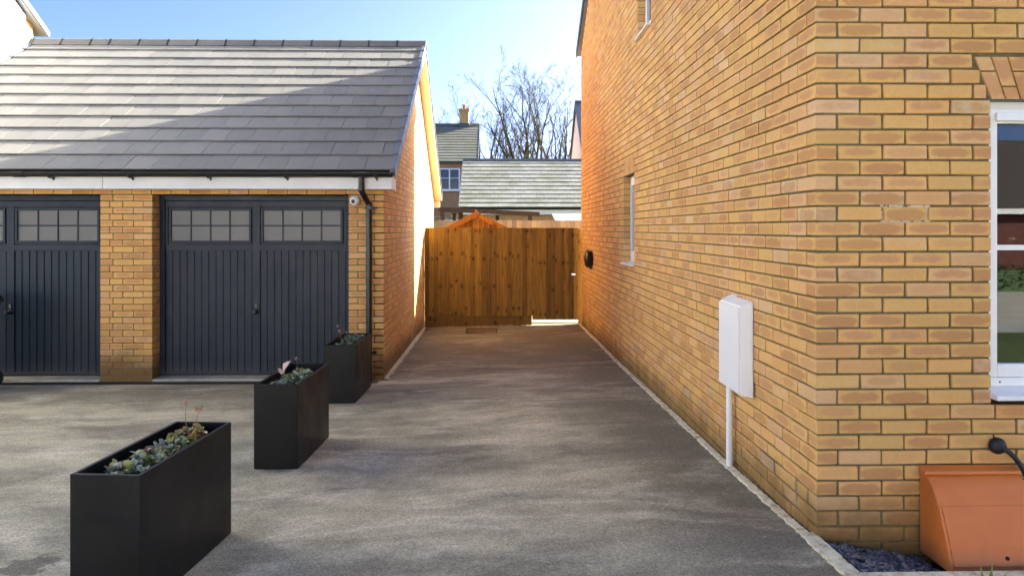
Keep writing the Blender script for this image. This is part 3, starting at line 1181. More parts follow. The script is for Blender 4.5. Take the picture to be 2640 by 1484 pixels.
    for k in range(12):
        s0 = k * g
        by, bz = 2 * G_RY - (G_EY + s0 * ca), G_EZ + s0 * sa
        M = Matrix.Translation((0, by, bz)) @ Matrix.Rotation(math.pi, 4, 'Z') @ Matrix.Rotation(G_AL - dl, 4, 'X')
        mb.box(-G_XR + .05, -G_XL - .05, 0, .40, 0, .023, M)
    stuff(mb.build('rear_tiles', M_RIDGE, roof))
    mb = MB()
    for k in range(12):
        s0 = k * g
        by, bz = 2 * G_RY - (G_EY + s0 * ca), G_EZ + s0 * sa
        M = Matrix.Translation((0, by, bz)) @ Matrix.Rotation(math.pi, 4, 'Z') @ Matrix.Rotation(G_AL - dl, 4, 'X')
        mb.box(-G_XR, -G_XR + .055, -.006, .40, .024, .034, M)
        mb.box(-G_XR, -G_XR + .012, -.006, .40, -.105, .0235, M)
    mb.build('rear_verge', M_BLACKPL, roof)  # black colour stands in for shade on the rear verge face
    # ridge tiles
    prof = [(-.16, -.075), (-.075, .032), (-.03, .055), (.03, .055), (.075, .032), (.16, -.075), (.14, -.085), (.06, .012), (0, .03), (-.06, .012), (-.14, -.085)]
    x = G_XR
    widths = [.462] * 10 + [.47, .30, .47]
    k = 0
    while x > G_XL + .02 and k < 16:
        w = widths[k] if k < len(widths) else .46
        xa = max(x - w, G_XL)
        m = MB()
        m.prism([(G_RY + a, G_RZ + b + .002) for a, b in prof], 'x', xa + .006, x)
        o = m.build('ridge_tile', M_RIDGE, roof)
        m = MB()
        m.prism([(G_RY + a * 1.05, G_RZ + b * 1.05 + .003) for a, b in prof], 'x', xa - .009, xa + .009)
        m.build('ridge_union', M_BLACKPL, roof)
        x = xa
        k += 1
    # white fascia, soffit, boxed eave end and the sloping gable soffit with its barge boards
    mb = MB()
    mb.box(-7.42, -5.19 + .72 - .002, 8.44, 8.458, 2.226, 2.375)
    mb.box(-4.467, -1.190, 8.4405, 8.4585, 2.226, 2.375)
    fas = mb.build('fascia', M_FASCIA, root, bevel=.003)
    mb = MB()
    mb.box(-7.40, -1.20, 8.459, 8.619, 2.2265, 2.236)
    mb.box(-1.203, -1.190, 8.459, 8.78, 2.2262, 2.42)
    mb.box(-1.312, -1.204, 8.62, 8.78, 2.2272, 2.236)
    mb.build('soffit', M_FASCIA, fas)
    for sgn in (1, -1):
        mb = MB()
        Yf = lambda y: y if sgn == 1 else 2 * G_RY - y
        ya, yb = G_EY + .16, G_RY
        za, zb = G_EZ + .16 * tg - .055, G_RZ - .055
        mb.prism([(Yf(ya), za - .10), (Yf(yb), zb - .10), (Yf(yb), zb - .088), (Yf(ya), za - .088)], 'x', GX + .001, -1.168)
        mb.build('gable_soffit', M_FASCIA, root)
        mb = MB()
        mb.prism([(Yf(ya), za - .115), (Yf(yb), zb - .115), (Yf(yb), zb + .02), (Yf(ya), za + .02)], 'x', -1.167, -1.154)
        mb.build('barge_board', M_FASCIA, root)
    # rear eave fascia
    mb = MB()
    yr = 2 * G_RY
    mb.box(-7.42, -1.19, yr - 8.458, yr - 8.44, 2.226, 2.375)
    mb.build('rear_fascia', M_FASCIA, root)
    # gutter
    def half_round(cy, cz, r):
        pts = [(cy - r * math.cos(a), cz - r * math.sin(a)) for a in [math.pi * i / 10 for i in range(11)]]
        inn = [(cy - (r - .005) * math.cos(a), cz - (r - .005) * math.sin(a)) for a in [math.pi * i / 10 for i in range(10, -1, -1)]]
        return pts + inn
    mb = MB()
    gy, gz, gr = 8.383, 2.413, .056
    mb.prism(half_round(gy, gz, gr), 'x', -7.46, -1.175)
    mb.prism([(gy - gr * math.cos(math.pi * i / 10), gz - gr * math.sin(math.pi * i / 10)) for i in range(11)], 'x', -1.175, -1.168)
    gut = mb.build('gutter', M_BLACKPL, root, auto=40)
    for bx in (-5.02, -4.13, -3.25, -2.38, -1.36):
        mb = MB()
        mb.prism([(8.30 + .02, 2.40), (8.335, 2.35), (8.385, 2.338), (8.436, 2.342), (8.4395, 2.322), (8.4395, 2.41), (8.432, 2.355), (8.385, 2.350), (8.34, 2.362), (8.325, 2.40)], 'x', bx - .012, bx + .012)
        mb.build('bracket', M_BLACKPL, gut)
    mb = MB()
    mb.prism([(gy - .063 * math.cos(math.pi * i / 10), gz + .004 - .066 * math.sin(math.pi * i / 10)) for i in range(11)], 'x', -5.43, -5.30)
    mb.build('gutter_joint', M_BLACKPL, gut)
    mb = MB()
    mb.prism([(gy - .062 * math.cos(math.pi * i / 10), gz + .004 - .064 * math.sin(math.pi * i / 10)) for i in range(11)], 'x', -1.62, -1.44)
    mb.build('gutter_outlet', M_BLACKPL, gut)
    # downpipe with swan neck
    px_ = -1.475
    mb = MB()
    mb.tube([(-1.53, gy, 2.36), (-1.53, gy, 2.22), (-1.525, gy + .01, 2.195), (-1.49, 8.545, 2.085), (px_, 8.57, 2.06), (px_, 8.572, 2.03), (px_, 8.572, .0)], .034, 14)
    pipe = mb.build('downpipe', M_BLACKPL, root, smooth=False, auto=50)
    for zc in (2.23, 2.035):
        mb = MB()
        xx, yy = (-1.53, gy) if zc > 2.2 else (px_, 8.572)
        mb.tube([(xx, yy, zc - .025), (xx, yy, zc + .025)], .038, 14)
        mb.build('collar', M_BLACKPL, pipe, auto=50)
    for zc in (2.015, .33):
        mb = MB()
        mb.box(px_ - .042, px_ + .042, 8.572 - .039, GY0 - .003, zc - .016, zc + .016)
        mb.box(px_ + .04, px_ + .085, 8.59, GY0 - .003, zc - .012, zc + .012)
        mb.build('pipe_clip', M_BLACKPL, pipe, bevel=.004)

    # doors
    def door(x0, x1):
        yd = GY0 + .19                    # face of the frame
        mb = MB()
        z0, z1 = .045, HEAD - .004
        mb.box(x0 + .002, x0 + .062, yd - .01, yd + .06, z0, z1)
        mb.box(x1 - .062, x1 - .002, yd - .01, yd + .06, z0, z1)
        mb.box(x0 + .062, x1 - .062, yd - .01, yd + .06, z1 - .062, z1)
        d = mb.build('garage_door', M_DOOR, root, bevel=.003, seg=1)
        lx0, lx1 = x0 + .066, x1 - .066
        lz0, lz1 = .06, z1 - .066
        xm = (lx0 + lx1) / 2
        yl = yd + .012
        mb = MB()
        mb.box(lx0, lx1, yl + .012, yl + .035, lz0, lz1)
        mb.build('leaf', M_DOOR, d)
        zr0, zr1 = 1.545, 1.588            # rail between the boards and the windows
        mb = MB()
        mb.box(lx0, lx1, yl - .008, yl + .011, lz1 - .070, lz1)
        mb.box(lx0, lx1, yl - .008, yl + .011, 1.510, 1.585)
        mb.box(xm - .045, xm + .045, yl - .0085, yl + .0105, lz0, lz1 - .0705)
        mb.box(lx0, lx0 + .03, yl - .0085, yl + .0105, 1.5855, lz1 - .0705)
        mb.box(lx1 - .03, lx1, yl - .0085, yl + .0105, 1.5855, lz1 - .0705)
        mb.box(lx0, lx1, yl - .009, yl + .011, lz0 - .012, lz0 + .012)
        mb.build('rails', M_DOOR, d, bevel=.0025, seg=1)
        for h0, h1 in ((lx0 + .003, xm - .048), (xm + .048, lx1 - .003)):
            nb = 12
            w = (h1 - h0) / nb
            m = MB()
            e = .006
            m.prism([(e, .010), (e + .004, 0), (w - e - .004, 0), (w - e, .010)], 'z', lz0 + .013, 1.508)
            bm_ = m.data('board', M_DOOR)
            for k in range(nb):
                o = link('board', bm_, d)
                o.location = (h0 + k * w, yl + .0012, 0)
        wz0, wz1 = 1.600, lz1 - .082
        for h0, h1 in ((lx0 + .040, xm - .055), (xm + .055, lx1 - .040)):
            m = MB()
            for (a, b, c, e_) in ((h0, h0 + .03, wz0, wz1), (h1 - .03, h1, wz0, wz1), (h0 + .03, h1 - .03, wz0, wz0 + .03), (h0 + .03, h1 - .03, wz1 - .03, wz1)):
                m.box(a, b, yl - .016, yl + .011, c, e_)
            gw = (h1 - h0 - .06) / 4
            for q in (1, 2, 3):
                xx = h0 + .03 + q * gw
                m.box(xx - .008, xx + .008, yl - .006, yl + .010, wz0 + .03, wz1 - .03)
            zm = (wz0 + wz1) / 2
            m.box(h0 + .03, h1 - .03, yl - .0055, yl + .0095, zm - .008, zm + .008)
            m.build('window_frame', M_DOOR, d, bevel=.003, seg=1)
            for q in range(4):
                for r in range(2):
                    m = MB()
                    m.box(h0 + .03 + q * gw, h0 + .03 + (q + 1) * gw, yl + .003, yl + .0115, wz0 + .03 if r == 0 else zm, zm if r == 0 else wz1 - .03)
                    m.build('pane', M_FROST, d)
        # handle: chrome barrel above a black grip
        m = MB()
        m.lathe([(0, 0), (.030, 0), (.030, .008), (.022, .014), (.016, .022), (.016, .05), (.024, .056), (.026, .068), (.018, .078), (0, .08)], Matrix.Translation((xm, yl - .009, .785)) @ Matrix.Rotation(R(90), 4, 'X'), 16)
        m.box(xm - .045, xm + .012, yl - .075, yl - .052, .768, .802)
        h = m.build('handle', M_BLACKPL, d, auto=45)
        m = MB()
        m.tube([(xm, yl - .012, .83), (xm, yl - .014, .885)], .009, 10)
        m.build('lock_barrel', M_CHROME, d, auto=45)
        # rubber strip
        m = MB()
        m.box(lx0, lx1, yl - .004, yl + .03, .028, .047)
        m.build('bottom_seal', M_BLACKRB, d)
        return d
    door(P1[1], P2[0])
    door(P0[1], P1[0])
    # concrete sills under the doors
    for a, b in ((P1[1], P2[0]), (P0[1], P1[0])):
        mb = MB()
        mb.box(a + .004, b - .004, GY0 - .01, GY0 + .30, -.1, .026)
        mb.build('door_sill', M_CONC, root, bevel=.006)
    return root
garage = build_garage()

def build_drain_channel():
    root = thing('drain_channel', 'narrow black slotted drain running along the garage doors', 'drain', (-4, 8.52, 0))
    mb = MB()
    z = zg(-4, 8.5) + .004
    x0, x1, y0, y1 = -7.2, -1.36, 8.45, 8.56
    mb.box(x0, x1, y0, y0 + .014, -.05, z + .004)
    mb.box(x0, x1, y1 - .014, y1, -.05, z + .004)
    mb.build('frame', M_BLACKRB, root)
    mb = MB()
    x = x0
    while x < x1:
        mb.box(x, x + .016, y0 + .0145, y1 - .0145, z - .012, z + .002)
        x += .032
    stuff(mb.build('grating', M_BLACKRB, root))
    mb = MB()
    mb.box(x0, x1, y0 + .0145, y1 - .0145, -.06, z - .010)
    mb.build('trough', M_DARK, root)
build_drain_channel()

# ------------------------------------------------------------------ edging strips along both walls
def ragged_strip(name, x_wall, x_out, y0, y1, lift, step=.022, jit=.009, seed=3, mat=None):
    rr = random.Random(seed)
    mb = MB()
    pts = []
    y = y0
    drift = 0
    while y < y1:
        drift = .45 * drift + rr.uniform(-jit, jit) * .7
        xo = x_out + drift
        z = zg(x_out, y) + lift + rr.uniform(-.003, .003)
        pts.append((y, xo, z))
        y += step
    for (ya, xa, za), (yb, xb, zb) in zip(pts, pts[1:]):
        mb.mesh([(xa, ya, za - .05), (xa + math.copysign(.006, x_wall - xa), ya, za), (x_wall, ya, za + .006), (xb, yb, zb - .05), (xb + math.copysign(.006, x_wall - xb), yb, zb), (x_wall, yb, zb + .006)], [(0, 3, 4, 1), (1, 4, 5, 2)])
    o = mb.build(name, mat or M_EDGE, fix=False)
    bm = bmesh.new()
    bm.from_mesh(o.data)
    bmesh.ops.remove_doubles(bm, verts=bm.verts, dist=.0005)
    bmesh.ops.recalc_face_normals(bm, faces=bm.faces)
    for f in bm.faces:
        if f.normal.z < -.05:
            f.normal_flip()
    bm.to_mesh(o.data)
    bm.free()
    return struct(o)
ragged_strip('edging_kerb', 1.585, 1.512, .6, 3.62, .014)
ragged_strip('edging_haunch', 1.558, 1.514, 3.60, 13.44, .012, seed=5)
ragged_strip('dirt_line', 1.588, 1.552, 3.60, 13.44, .006, seed=6, mat=plain('splash_dirt', (0.17, 0.115, 0.055), .95, .1, var=.5, scale=30))
ragged_strip('wall_footing', GX - .002, GX + .055, GY0 + .0, 13.45, .008, jit=.016, seed=8)

# ------------------------------------------------------------------ fence, gate
def board_run(root, x0, widths, y, z0, z1, mat, lap=.008):
    x = x0
    cache = {}
    for i, w in enumerate(widths):
        k = round(w, 3)
        if k not in cache:
            m = MB()
            t0, t1 = .014, .006
            m.prism([(0, -t0), (w + lap, -t1), (w + lap, 0), (0, 0)], 'z', 0, 1.0)
            cache[k] = m.data('board', mat)
        m = MB()
        t0, t1 = .030, .008
        zt = z1 + random.uniform(-.003, .003)
        m.prism([(0, -t0), (w + lap, -t1), (w + lap, 0), (0, 0)], 'z', 0, zt - z0)
        o = m.build('board', mat, root)
        o.location = (x, y - .001 * (i % 2), z0)
        x += w

def build_fence():
    root = thing('fence_panel', 'golden brown vertical board fence panel closing the end of the driveway', 'fence', (-.3, FY, 0))
    zt = 1.790
    edges = [625, 655, 690, 725, 770, 805, 845, 885, 925, 965, 1000, 1042, 1085, 1125, 1160, 1197, 1235, 1275, 1315, 1352, 1388, 1422]
    X = lambda q: -1.298 + (q - 625) / (1420 - 625) * (.66 + 1.298)
    ws = [X(b) - X(a) for a, b in zip(edges, edges[1:])]
    board_run(root, X(625), ws[:8], FY, .1715, zt, M_FENCE)
    board_run(root, X(925), ws[8:17], FY - .020, .1715, zt - .001, M_FENCE)
    board_run(root, X(1275), ws[17:], FY - .004, .1715, zt, M_FENCE)
    mb = MB()
    mb.box(0, 1.955, 0, .03, -.11, .135)
    o = mb.build('gravel_board', M_GRAVELB, root, bevel=.004)
    o.location = (-1.298, FY - .022, .036)
    for zc in (.35, .95, 1.6):
        mb = MB()
        mb.box(-1.298, .655, FY + .002, FY + .045, zc - .04, zc + .04)
        mb.build('rail', M_FENCE, root)
    for xc in (-1.262, .635):
        mb = MB()
        mb.box(0, .07, 0, .09, 0, 1.78)
        o = mb.build('post', M_FENCE, root)
        o.location = (xc - .035, FY + .05, -.05)
    # loose stones gathered along the foot of the panel
    gate = thing('garden_gate', 'golden brown board gate with round chrome latch beside the house', 'gate', (1.1, FY, .05))
    gx0, gx1 = .672, 1.515
    nb = 10
    ws = []
    rr = random.Random(5)
    for k in range(nb):
        ws.append(rr.uniform(.075, .095))
    sc = (gx1 - gx0) / sum(ws)
    board_run(gate, gx0, [w * sc for w in ws], FY + .004, .098, 1.789, M_FENCE, .006)
    for zc in (.35, .95, 1.6):
        mb = MB()
        mb.box(gx0, gx1, FY + .006, FY + .045, zc - .045, zc + .045)
        mb.build('rail', M_FENCE, gate)
    mb = MB()
    M = Matrix.Translation((1.436, FY - .012, .930)) @ Matrix.Rotation(R(90), 4, 'X')
    mb.lathe([(0, 0), (.036, 0), (.036, .004), (.03, .006), (.012, .008), (.012, .03), (.024, .034), (.026, .045), (.018, .054), (0, .056)], M, 18)
    mb.build('latch_knob', M_CHROME, gate, auto=40)
    post = MB()
    post.box(0, .20, 0, .075, 0, 1.80)
    o = post.build('post', M_FENCE, gate)
    o.location = (1.526, FY + .0, -.03)
build_fence()

def build_stones():
    rr = random.Random(21)
    mb = MB()
    for _ in range(70):
        x = rr.uniform(-1.0, .62)
        y = FY - .05 - abs(rr.gauss(0, .025))
        r = rr.uniform(.006, .016)
        c = Vector((x, y, zg(x, y) + r * .4))
        vs = [c + Vector((rr.uniform(.7, 1.2) * r * a, rr.uniform(.7, 1.2) * r * b, rr.uniform(.5, .9) * r * d)) for a, b, d in ((1, 0, 0), (-1, 0, 0), (0, 1, 0), (0, -1, 0), (0, 0, 1), (0, 0, -1))]
        mb.mesh(vs, [(0, 2, 4), (2, 1, 4), (1, 3, 4), (3, 0, 4), (2, 0, 5), (1, 2, 5), (3, 1, 5), (0, 3, 5)])
    o = stuff(mb.build('gravel', plain('pale_gravel', (.42, .38, .31), .9, .2, var=.5, scale=40)))
    tag(o, 'loose pale gravel scattered along the foot of the fence', 'gravel')
build_stones()

# ------------------------------------------------------------------ brick-like drain cover near the fence
def build_cover():
    root = thing('drain_cover', 'rusty brown slotted drain cover set in the tarmac near the fence', 'drain cover', (-.25, 12.8, 0))
    x0, x1, y0, y1 = -.52, .03, 12.53, 13.05
    z = zg(-.25, 12.8) + .006
    rust = plain('rusty_iron', (0.155, 0.095, 0.050), .85, .25, .1, var=.35, scale=30, bump=.4, bscale=90)
    mb = MB()
    for (a, b, c, d) in ((x0, x1, y0, y0 + .03), (x0, x1, y1 - .03, y1), (x0, x0 + .03, y0 + .03, y1 - .03), (x1 - .03, x1, y0 + .03, y1 - .03)):
        mb.box(a, b, c, d, z - .05, z + .006)
    mb.build('frame', plain('dark_iron', (.06, .052, .045), .8, .3, .1), root)
    mb = MB()
    mb.box(x0 + .03, x1 - .03, y0 + .03, y1 - .03, z - .06, z - .022)
    mb.build('sump', plain('silt', (.10, .085, .07), .95, .1), root)
    n = 10
    w = (x1 - x0 - .06) / n
    m = MB()
    m.box(.006, w - .010, 0, (y1 - y0 - .06) / 2 - .02, 0, .02)
    me = m.data('bar', rust)
    for k in range(n):
        for r in range(2):
            o = link('bar', me, root, .003, 1)
            o.location = (x0 + .03 + k * w, y0 + .03 + .008 + r * (y1 - y0 - .06) / 2, z - .014)
build_cover()

# ------------------------------------------------------------------ planters and what grows in them
def leaf(mb, c, ang, tilt, L, W, cup, rr):
    """one leaf: a bent six-sided blade"""
    M = Matrix.Translation(c) @ Matrix.Rotation(ang, 4, 'Z') @ Matrix.Rotation(tilt, 4, 'Y')
    prof = [(0, .12), (.3, .8), (.62, 1.0), (.88, .62), (1.0, .0)]
    i0 = len(mb.v)
    for t, w in prof:
        zc = cup * (t - t * t * 1.6) * L
        for s in (-1, 0, 1):
            x = t * L
            mb.v.append(tuple(M @ Vector((x + rr.uniform(-.06, .06) * L * .4, s * w * W * .5, zc + abs(s) * w * W * rr.uniform(.08, .4)))))
    for k in range(len(prof) - 1):
        for s in (0, 1):
            a = i0 + k * 3 + s
            mb.f.append((a, a + 1, a + 4, a + 3))
            mb.uvs.append([(.5, .5)] * 4)

def clump(name, c, r, n, mat, label, seed, hgt=.06, size=.035, group=None):
    rr = random.Random(seed)
    root = thing(name, label, 'plant', c, group)
    c = Vector(c)
    mb = MB()
    for i in range(n):
        a = rr.uniform(0, 2 * math.pi)
        d = r * math.sqrt(rr.random())
        p = c + Vector((math.cos(a) * d * .72, math.sin(a) * d * 1.15, hgt * (.25 + .75 * rr.random()) * (1 - .5 * d / r)))
        L = size * rr.uniform(.45, 1.3)
        leaf(mb, p, a + rr.uniform(-1.6, 1.6), rr.uniform(-1.1, .7), L, L * rr.uniform(.55, 1.05), rr.uniform(-.5, .7), rr)
    mb.build('foliage', mat, root, fix=False)
    mb = MB()
    for i in range(max(5, n // 10)):
        a = rr.uniform(0, 2 * math.pi)
        d = r * .8 * math.sqrt(rr.random())
        q = c + Vector((math.cos(a) * d, math.sin(a) * d, hgt * .6))
        mb.tube([c + Vector((math.cos(a) * d * .3, math.sin(a) * d * .3, -.02)), q], [.003, .0018], 5)
    mb.build('stems', M_STALK, root)
    return root

def stalk_with_head(root, base, tips, seed, mat=M_PETAL, hs=.016):
    rr = random.Random(seed)
    for tip in tips:
        b, t = Vector(base), Vector(tip)
        mid = (b + t) / 2 + Vector((rr.uniform(-.015, .015), rr.uniform(-.015, .015), 0))
        MB().tube([b, mid, t], [.0022, .0018, .0012], 5).build('stalk', M_STALK, root)
        mb = MB()
        for k in range(7):
            leaf(mb, t + Vector((rr.uniform(-1, 1), rr.uniform(-1, 1), rr.uniform(-1, 1))) * hs * .5, rr.uniform(0, 6.28), rr.uniform(-1.3, 1.0), hs * rr.uniform(.6, 1.2), hs * .6, .2, rr)
        mb.build('flower_head', mat, root, fix=False)

def planter(fl, fr, length, ang, zb, label):
    """fl/fr: front corner x values at y0; ang: turn about z"""
    x0, y0 = fl
    w = .310
    root = thing('planter', label, 'planter', (x0, y0, zb), 'tall black box planters on the driveway')
    M = Matrix.Translation((x0, y0, zb)) @ Matrix.Rotation(ang, 4, 'Z')
    H, t = .60, .020
    mb = MB()
    o_, i_ = [(0, 0), (w, 0), (w, length), (0, length)], [(t, t), (w - t, t), (w - t, length - t), (t, length - t)]
    vs = [M @ Vector((x, y, 0)) for x, y in o_] + [M @ Vector((x, y, H)) for x, y in o_] + [M @ Vector((x, y, H)) for x, y in i_] + [M @ Vector((x, y, H - .30)) for x, y in i_]
    fs = [(i, (i + 1) % 4, 4 + (i + 1) % 4, 4 + i) for i in range(4)] + [(4 + i, 4 + (i + 1) % 4, 8 + (i + 1) % 4, 8 + i) for i in range(4)] + [(8 + i, 8 + (i + 1) % 4, 12 + (i + 1) % 4, 12 + i) for i in range(4)] + [(0, 3, 2, 1), (12, 13, 14, 15)]
    mb.mesh(vs, fs)
    mb.build('box', M_PLANTER, root, bevel=.004, seg=2)
    rr = random.Random(int(y0 * 100))
    mb = MB()
    nx, ny = 6, 16
    g = [[M @ Vector((t + .001 + (w - 2 * t - .002) * i / nx, t + .001 + (length - 2 * t - .002) * j / ny, H - .065 + rr.uniform(-.012, .012))) for i in range(nx + 1)] for j in range(ny + 1)]
    for j in range(ny):
        for i in range(nx):
            mb.face([g[j][i], g[j][i + 1], g[j + 1][i + 1], g[j + 1][i]])
    mb.build('compost', M_SOIL, root, fix=False)
    return root, (lambda u, v, h=0.0: M @ Vector((u * w, v * length, H - .065 + h)))

r1, at1 = planter((-1.818, 3.17), 0, .87, R(-5.0), .125, 'largest black box planter, nearest the camera at the left')
r2, at2 = planter((-1.700, 5.19), 0, .83, R(-2.2), .078, 'middle one of the three black box planters')
r3, at3 = planter((-1.725, 7.42), 0, .86, R(-1.0), .001, 'farthest black box planter, standing by the garage downpipe')
P = []
clump('bedding_plant', at1(.46, .21), .095, 110, M_LEAF, 'frosted leafy plant at the front end of the nearest planter', 1, .055, .036, 'plants in the nearest planter')
clump('bedding_plant', at1(.50, .38), .10, 120, M_LEAF, 'grey green and purple leafy plant just in front of the middle of the nearest planter', 2, .07, .040, 'plants in the nearest planter')
clump('bedding_plant', at1(.52, .56), .10, 110, M_LEAF, 'mottled leafy plant just behind the middle of the nearest planter', 3, .06, .038, 'plants in the nearest planter')
c4 = clump('coral_bells', at1(.55, .76), .10, 90, M_LEAF_GOLD, 'yellow green and rust coloured plant at the back of the nearest planter', 4, .09, .046, 'plants in the nearest planter')
stalk_with_head(c4, at1(.55, .78, .03), [at1(.70, .80, .165), at1(.45, .82, .205)], 5, plain('dry_orange_flower', (.50, .27, .16), .7, .2, var=.2, scale=60), .026)
clump('bedding_plant', at2(.48, .21), .095, 100, M_LEAF_GREEN, 'pale green plant at the front of the middle planter', 6, .06, .036, 'plants in the middle planter')
clump('bedding_plant', at2(.52, .43), .10, 110, M_LEAF, 'frosted green and red leafy plant in the centre of the middle planter', 7, .07, .038, 'plants in the middle planter')
c7 = clump('bedding_plant', at2(.55, .68), .10, 90, M_LEAF, 'leafy plant with pink dry leaf standing up in the middle planter', 8, .06, .036, 'plants in the middle planter')
mbp = MB()
leaf(mbp, at2(.28, .46, .065), R(35), R(-62), .105, .075, .1, random.Random(3))
leaf(mbp, at2(.24, .45, .060), R(150), R(-50), .060, .045, .1, random.Random(4))
mbp.build('pink_leaf', plain('pink_dry_leaf', (.62, .45, .40), .7, .3, var=.15, scale=50), c7, fix=False)
MB().tube([at2(.30, .46, -.01), at2(.28, .46, .07)], [.003, .002], 5).build('leaf_stalk', M_STALK, c7)
stalk_with_head(c7, at2(.50, .62, .02), [at2(.48, .60, .165)], 9, M_PETAL, .020)
clump('bedding_plant', at3(.50, .22), .11, 100, M_LEAF_GREEN, 'frosted green plant at the front of the farthest planter', 10, .06, .036, 'plants in the farthest planter')
c9 = clump('bedding_plant', at3(.50, .52), .11, 100, M_LEAF_GREEN, 'green plant with thin seed stalks in the middle of the farthest planter', 11, .10, .040, 'plants in the farthest planter')
clump('bedding_plant', at3(.60, .80), .10, 90, M_LEAF_GREEN, 'blue green plant at the back of the farthest planter', 12, .07, .036, 'plants in the farthest planter')
stalk_with_head(c9, at3(.30, .45, .02), [at3(.16, .42, .205), at3(.22, .40, .165)], 13, M_PETAL, .020)
stalk_with_head(c9, at3(.42, .50, .02), [at3(.40, .52, .135)], 14, M_PETAL, .015)

def build_litter():
    rr = random.Random(77)
    mb = MB()
    for _ in range(170):
        if rr.random() < .35:
            y = rr.uniform(3.3, 13)
            x = 1.49 - abs(rr.gauss(0, .06))
        else:
            y = rr.uniform(2.8, 13)
            x = rr.uniform(-3.0, 1.45) if y < 8.3 else rr.uniform(-1.2, 1.45)
        if x < -1.25 and x > -1.9 and any(a < y < a + 1 for a in (3.1, 5.1, 7.35)):
            continue
        L = rr.uniform(.006, .017)
        leaf(mb, Vector((x, y, zg(x, y) + .004)), rr.uniform(0, 6.28), rr.uniform(-.25, .1), L, L * rr.uniform(.4, .8), .25, rr)
    o = stuff(mb.build('leaf_litter', leaf_mat('dead_leaf', [(0, (.05, .03, .015)), (.4, (.16, .09, .03)), (.7, (.33, .26, .16)), (1, (.5, .46, .38))], .9), fix=False))
    tag(o, 'tiny dead leaf scraps and grit scattered over the tarmac drive', 'leaf litter')
build_litter()

# ------------------------------------------------------------------ things on the house wall
def build_meter_box():
    root = thing('meter_box', 'white narrow electricity meter cabinet on the brick side wall', 'meter box', (HX, 4.64, .2))
    y0, y1, z0, z1 = 4.421, 4.858, .742, 1.330
    d = .078
    mb = MB()
    # back part flush to the wall, sides leaning in towards the door
    a = [(HX - .001, y0, z0), (HX - .001, y1, z0), (HX - .001, y1, z1), (HX - .001, y0, z1)]
    b = [(HX - .014, y0, z0), (HX - .014, y1, z0), (HX - .014, y1, z1), (HX - .014, y0, z1)]
    c = [(HX - d, y0 + .018, z0 + .012), (HX - d, y1 - .018, z0 + .012), (HX - d, y1 - .018, z1 - .03), (HX - d, y0 + .018, z1 - .03)]
    fs = [(i, (i + 1) % 4, 4 + (i + 1) % 4, 4 + i) for i in range(4)] + [(4 + i, 4 + (i + 1) % 4, 8 + (i + 1) % 4, 8 + i) for i in range(4)] + [(8, 9, 10, 11), (0, 3, 2, 1)]
    mb.mesh(a + b + c, fs)
    mb.build('cabinet', M_WHITE, root, bevel=.006)
    mb = MB()
    mb.box(HX - d - .009, HX - d - .0005, y0 + .024, y1 - .022, z0 + .020, z1 - .040)
    mb.build('cabinet_door', M_WHITE, root, bevel=.003)
    mb = MB()
    mb.box(HX - .03, HX - .002, 4.72, 4.76, z1 + .0005, z1 + .012)
    mb.build('fixing_lug', M_WHITE, root)
    mb = MB()
    zb = zg(1.52, 4.80)
    mb.tube([(HX - .028, 4.80, z0 - .002), (HX - .028, 4.80, zb - .02)], .021, 16)
    mb.build('conduit', M_WHITE, root, auto=50)
build_meter_box()

def build_charger():
    root = thing('car_charger', 'round black domed car charger mounted on the house wall by the gate', 'charger', (HX, 11.9, 1.2))
    M = Matrix.Translation((HX, 11.88, 1.287)) @ Matrix.Rotation(R(-90), 4, 'Y')
    mb = MB()
    mb.lathe([(.118, -.0), (.128, .012), (.130, .052), (.122, .058), (.0, .058)], M, 32)
    mb.build('body', M_BLACKPL, root, auto=40)
    mb = MB()
    mb.lathe([(.118, .059), (.145, .066), (.148, .080), (.135, .102), (.10, .118), (.05, .127), (0, .129)], M, 32)
    mb.build('front_cover', M_BLACKPL, root, auto=40)
    mb = MB()
    mb.box(HX - .05, HX - .001, 11.86, 11.90, 1.12, 1.18)
    mb.build('cable_entry', M_BLACKPL, root)
build_charger()

def build_gas_cover():
    root = thing('meter_cover', 'terracotta plastic curved gas meter housing standing against the front wall', 'meter housing', (2.3, 3.4, .2))
    yw = HY0 - .002
    prof = [(yw, .600), (3.520, .585), (3.490, .570), (3.455, .545), (3.425, .510), (3.398, .465), (3.375, .415), (3.352, .355), (3.327, .290), (3.302, .225), (3.292, .190), (yw, .190)]
    x0, x1 = 2.082, 2.545
    mb = MB()
    mb.prism(prof, 'x', x0, x1)
    mb.build('housing', M_TERRA, root, bevel=.006, auto=30)
    mb = MB()
    mb.prism([(yw, .6015), (yw, .612), (3.500, .598), (3.494, .584), (3.520, .5865)], 'x', x0 - .006, x1 + .004)
    mb.build('top_lip', M_TERRA, root, bevel=.002, seg=1)
    mb = MB()
    mb.prism([(3.398 - .003, .470), (3.375 - .003, .415), (3.350 - .003, .355), (3.324 - .003, .290), (3.299 - .003, .232), (3.302, .232), (3.330, .290), (3.356, .355), (3.382, .415), (3.402, .470)], 'x', x0 + .012, x1 - .012)
    mb.build('lid', M_TERRA, root, auto=30)
    mb = MB()
    mb.lathe([(0, .003), (.009, .003), (.009, -.01)], Matrix.Translation((2.345, 3.308, .262)) @ Matrix.Rotation(R(70), 4, 'X'), 12)
    mb.build('key_hole', M_DARK, root)
build_gas_cover()

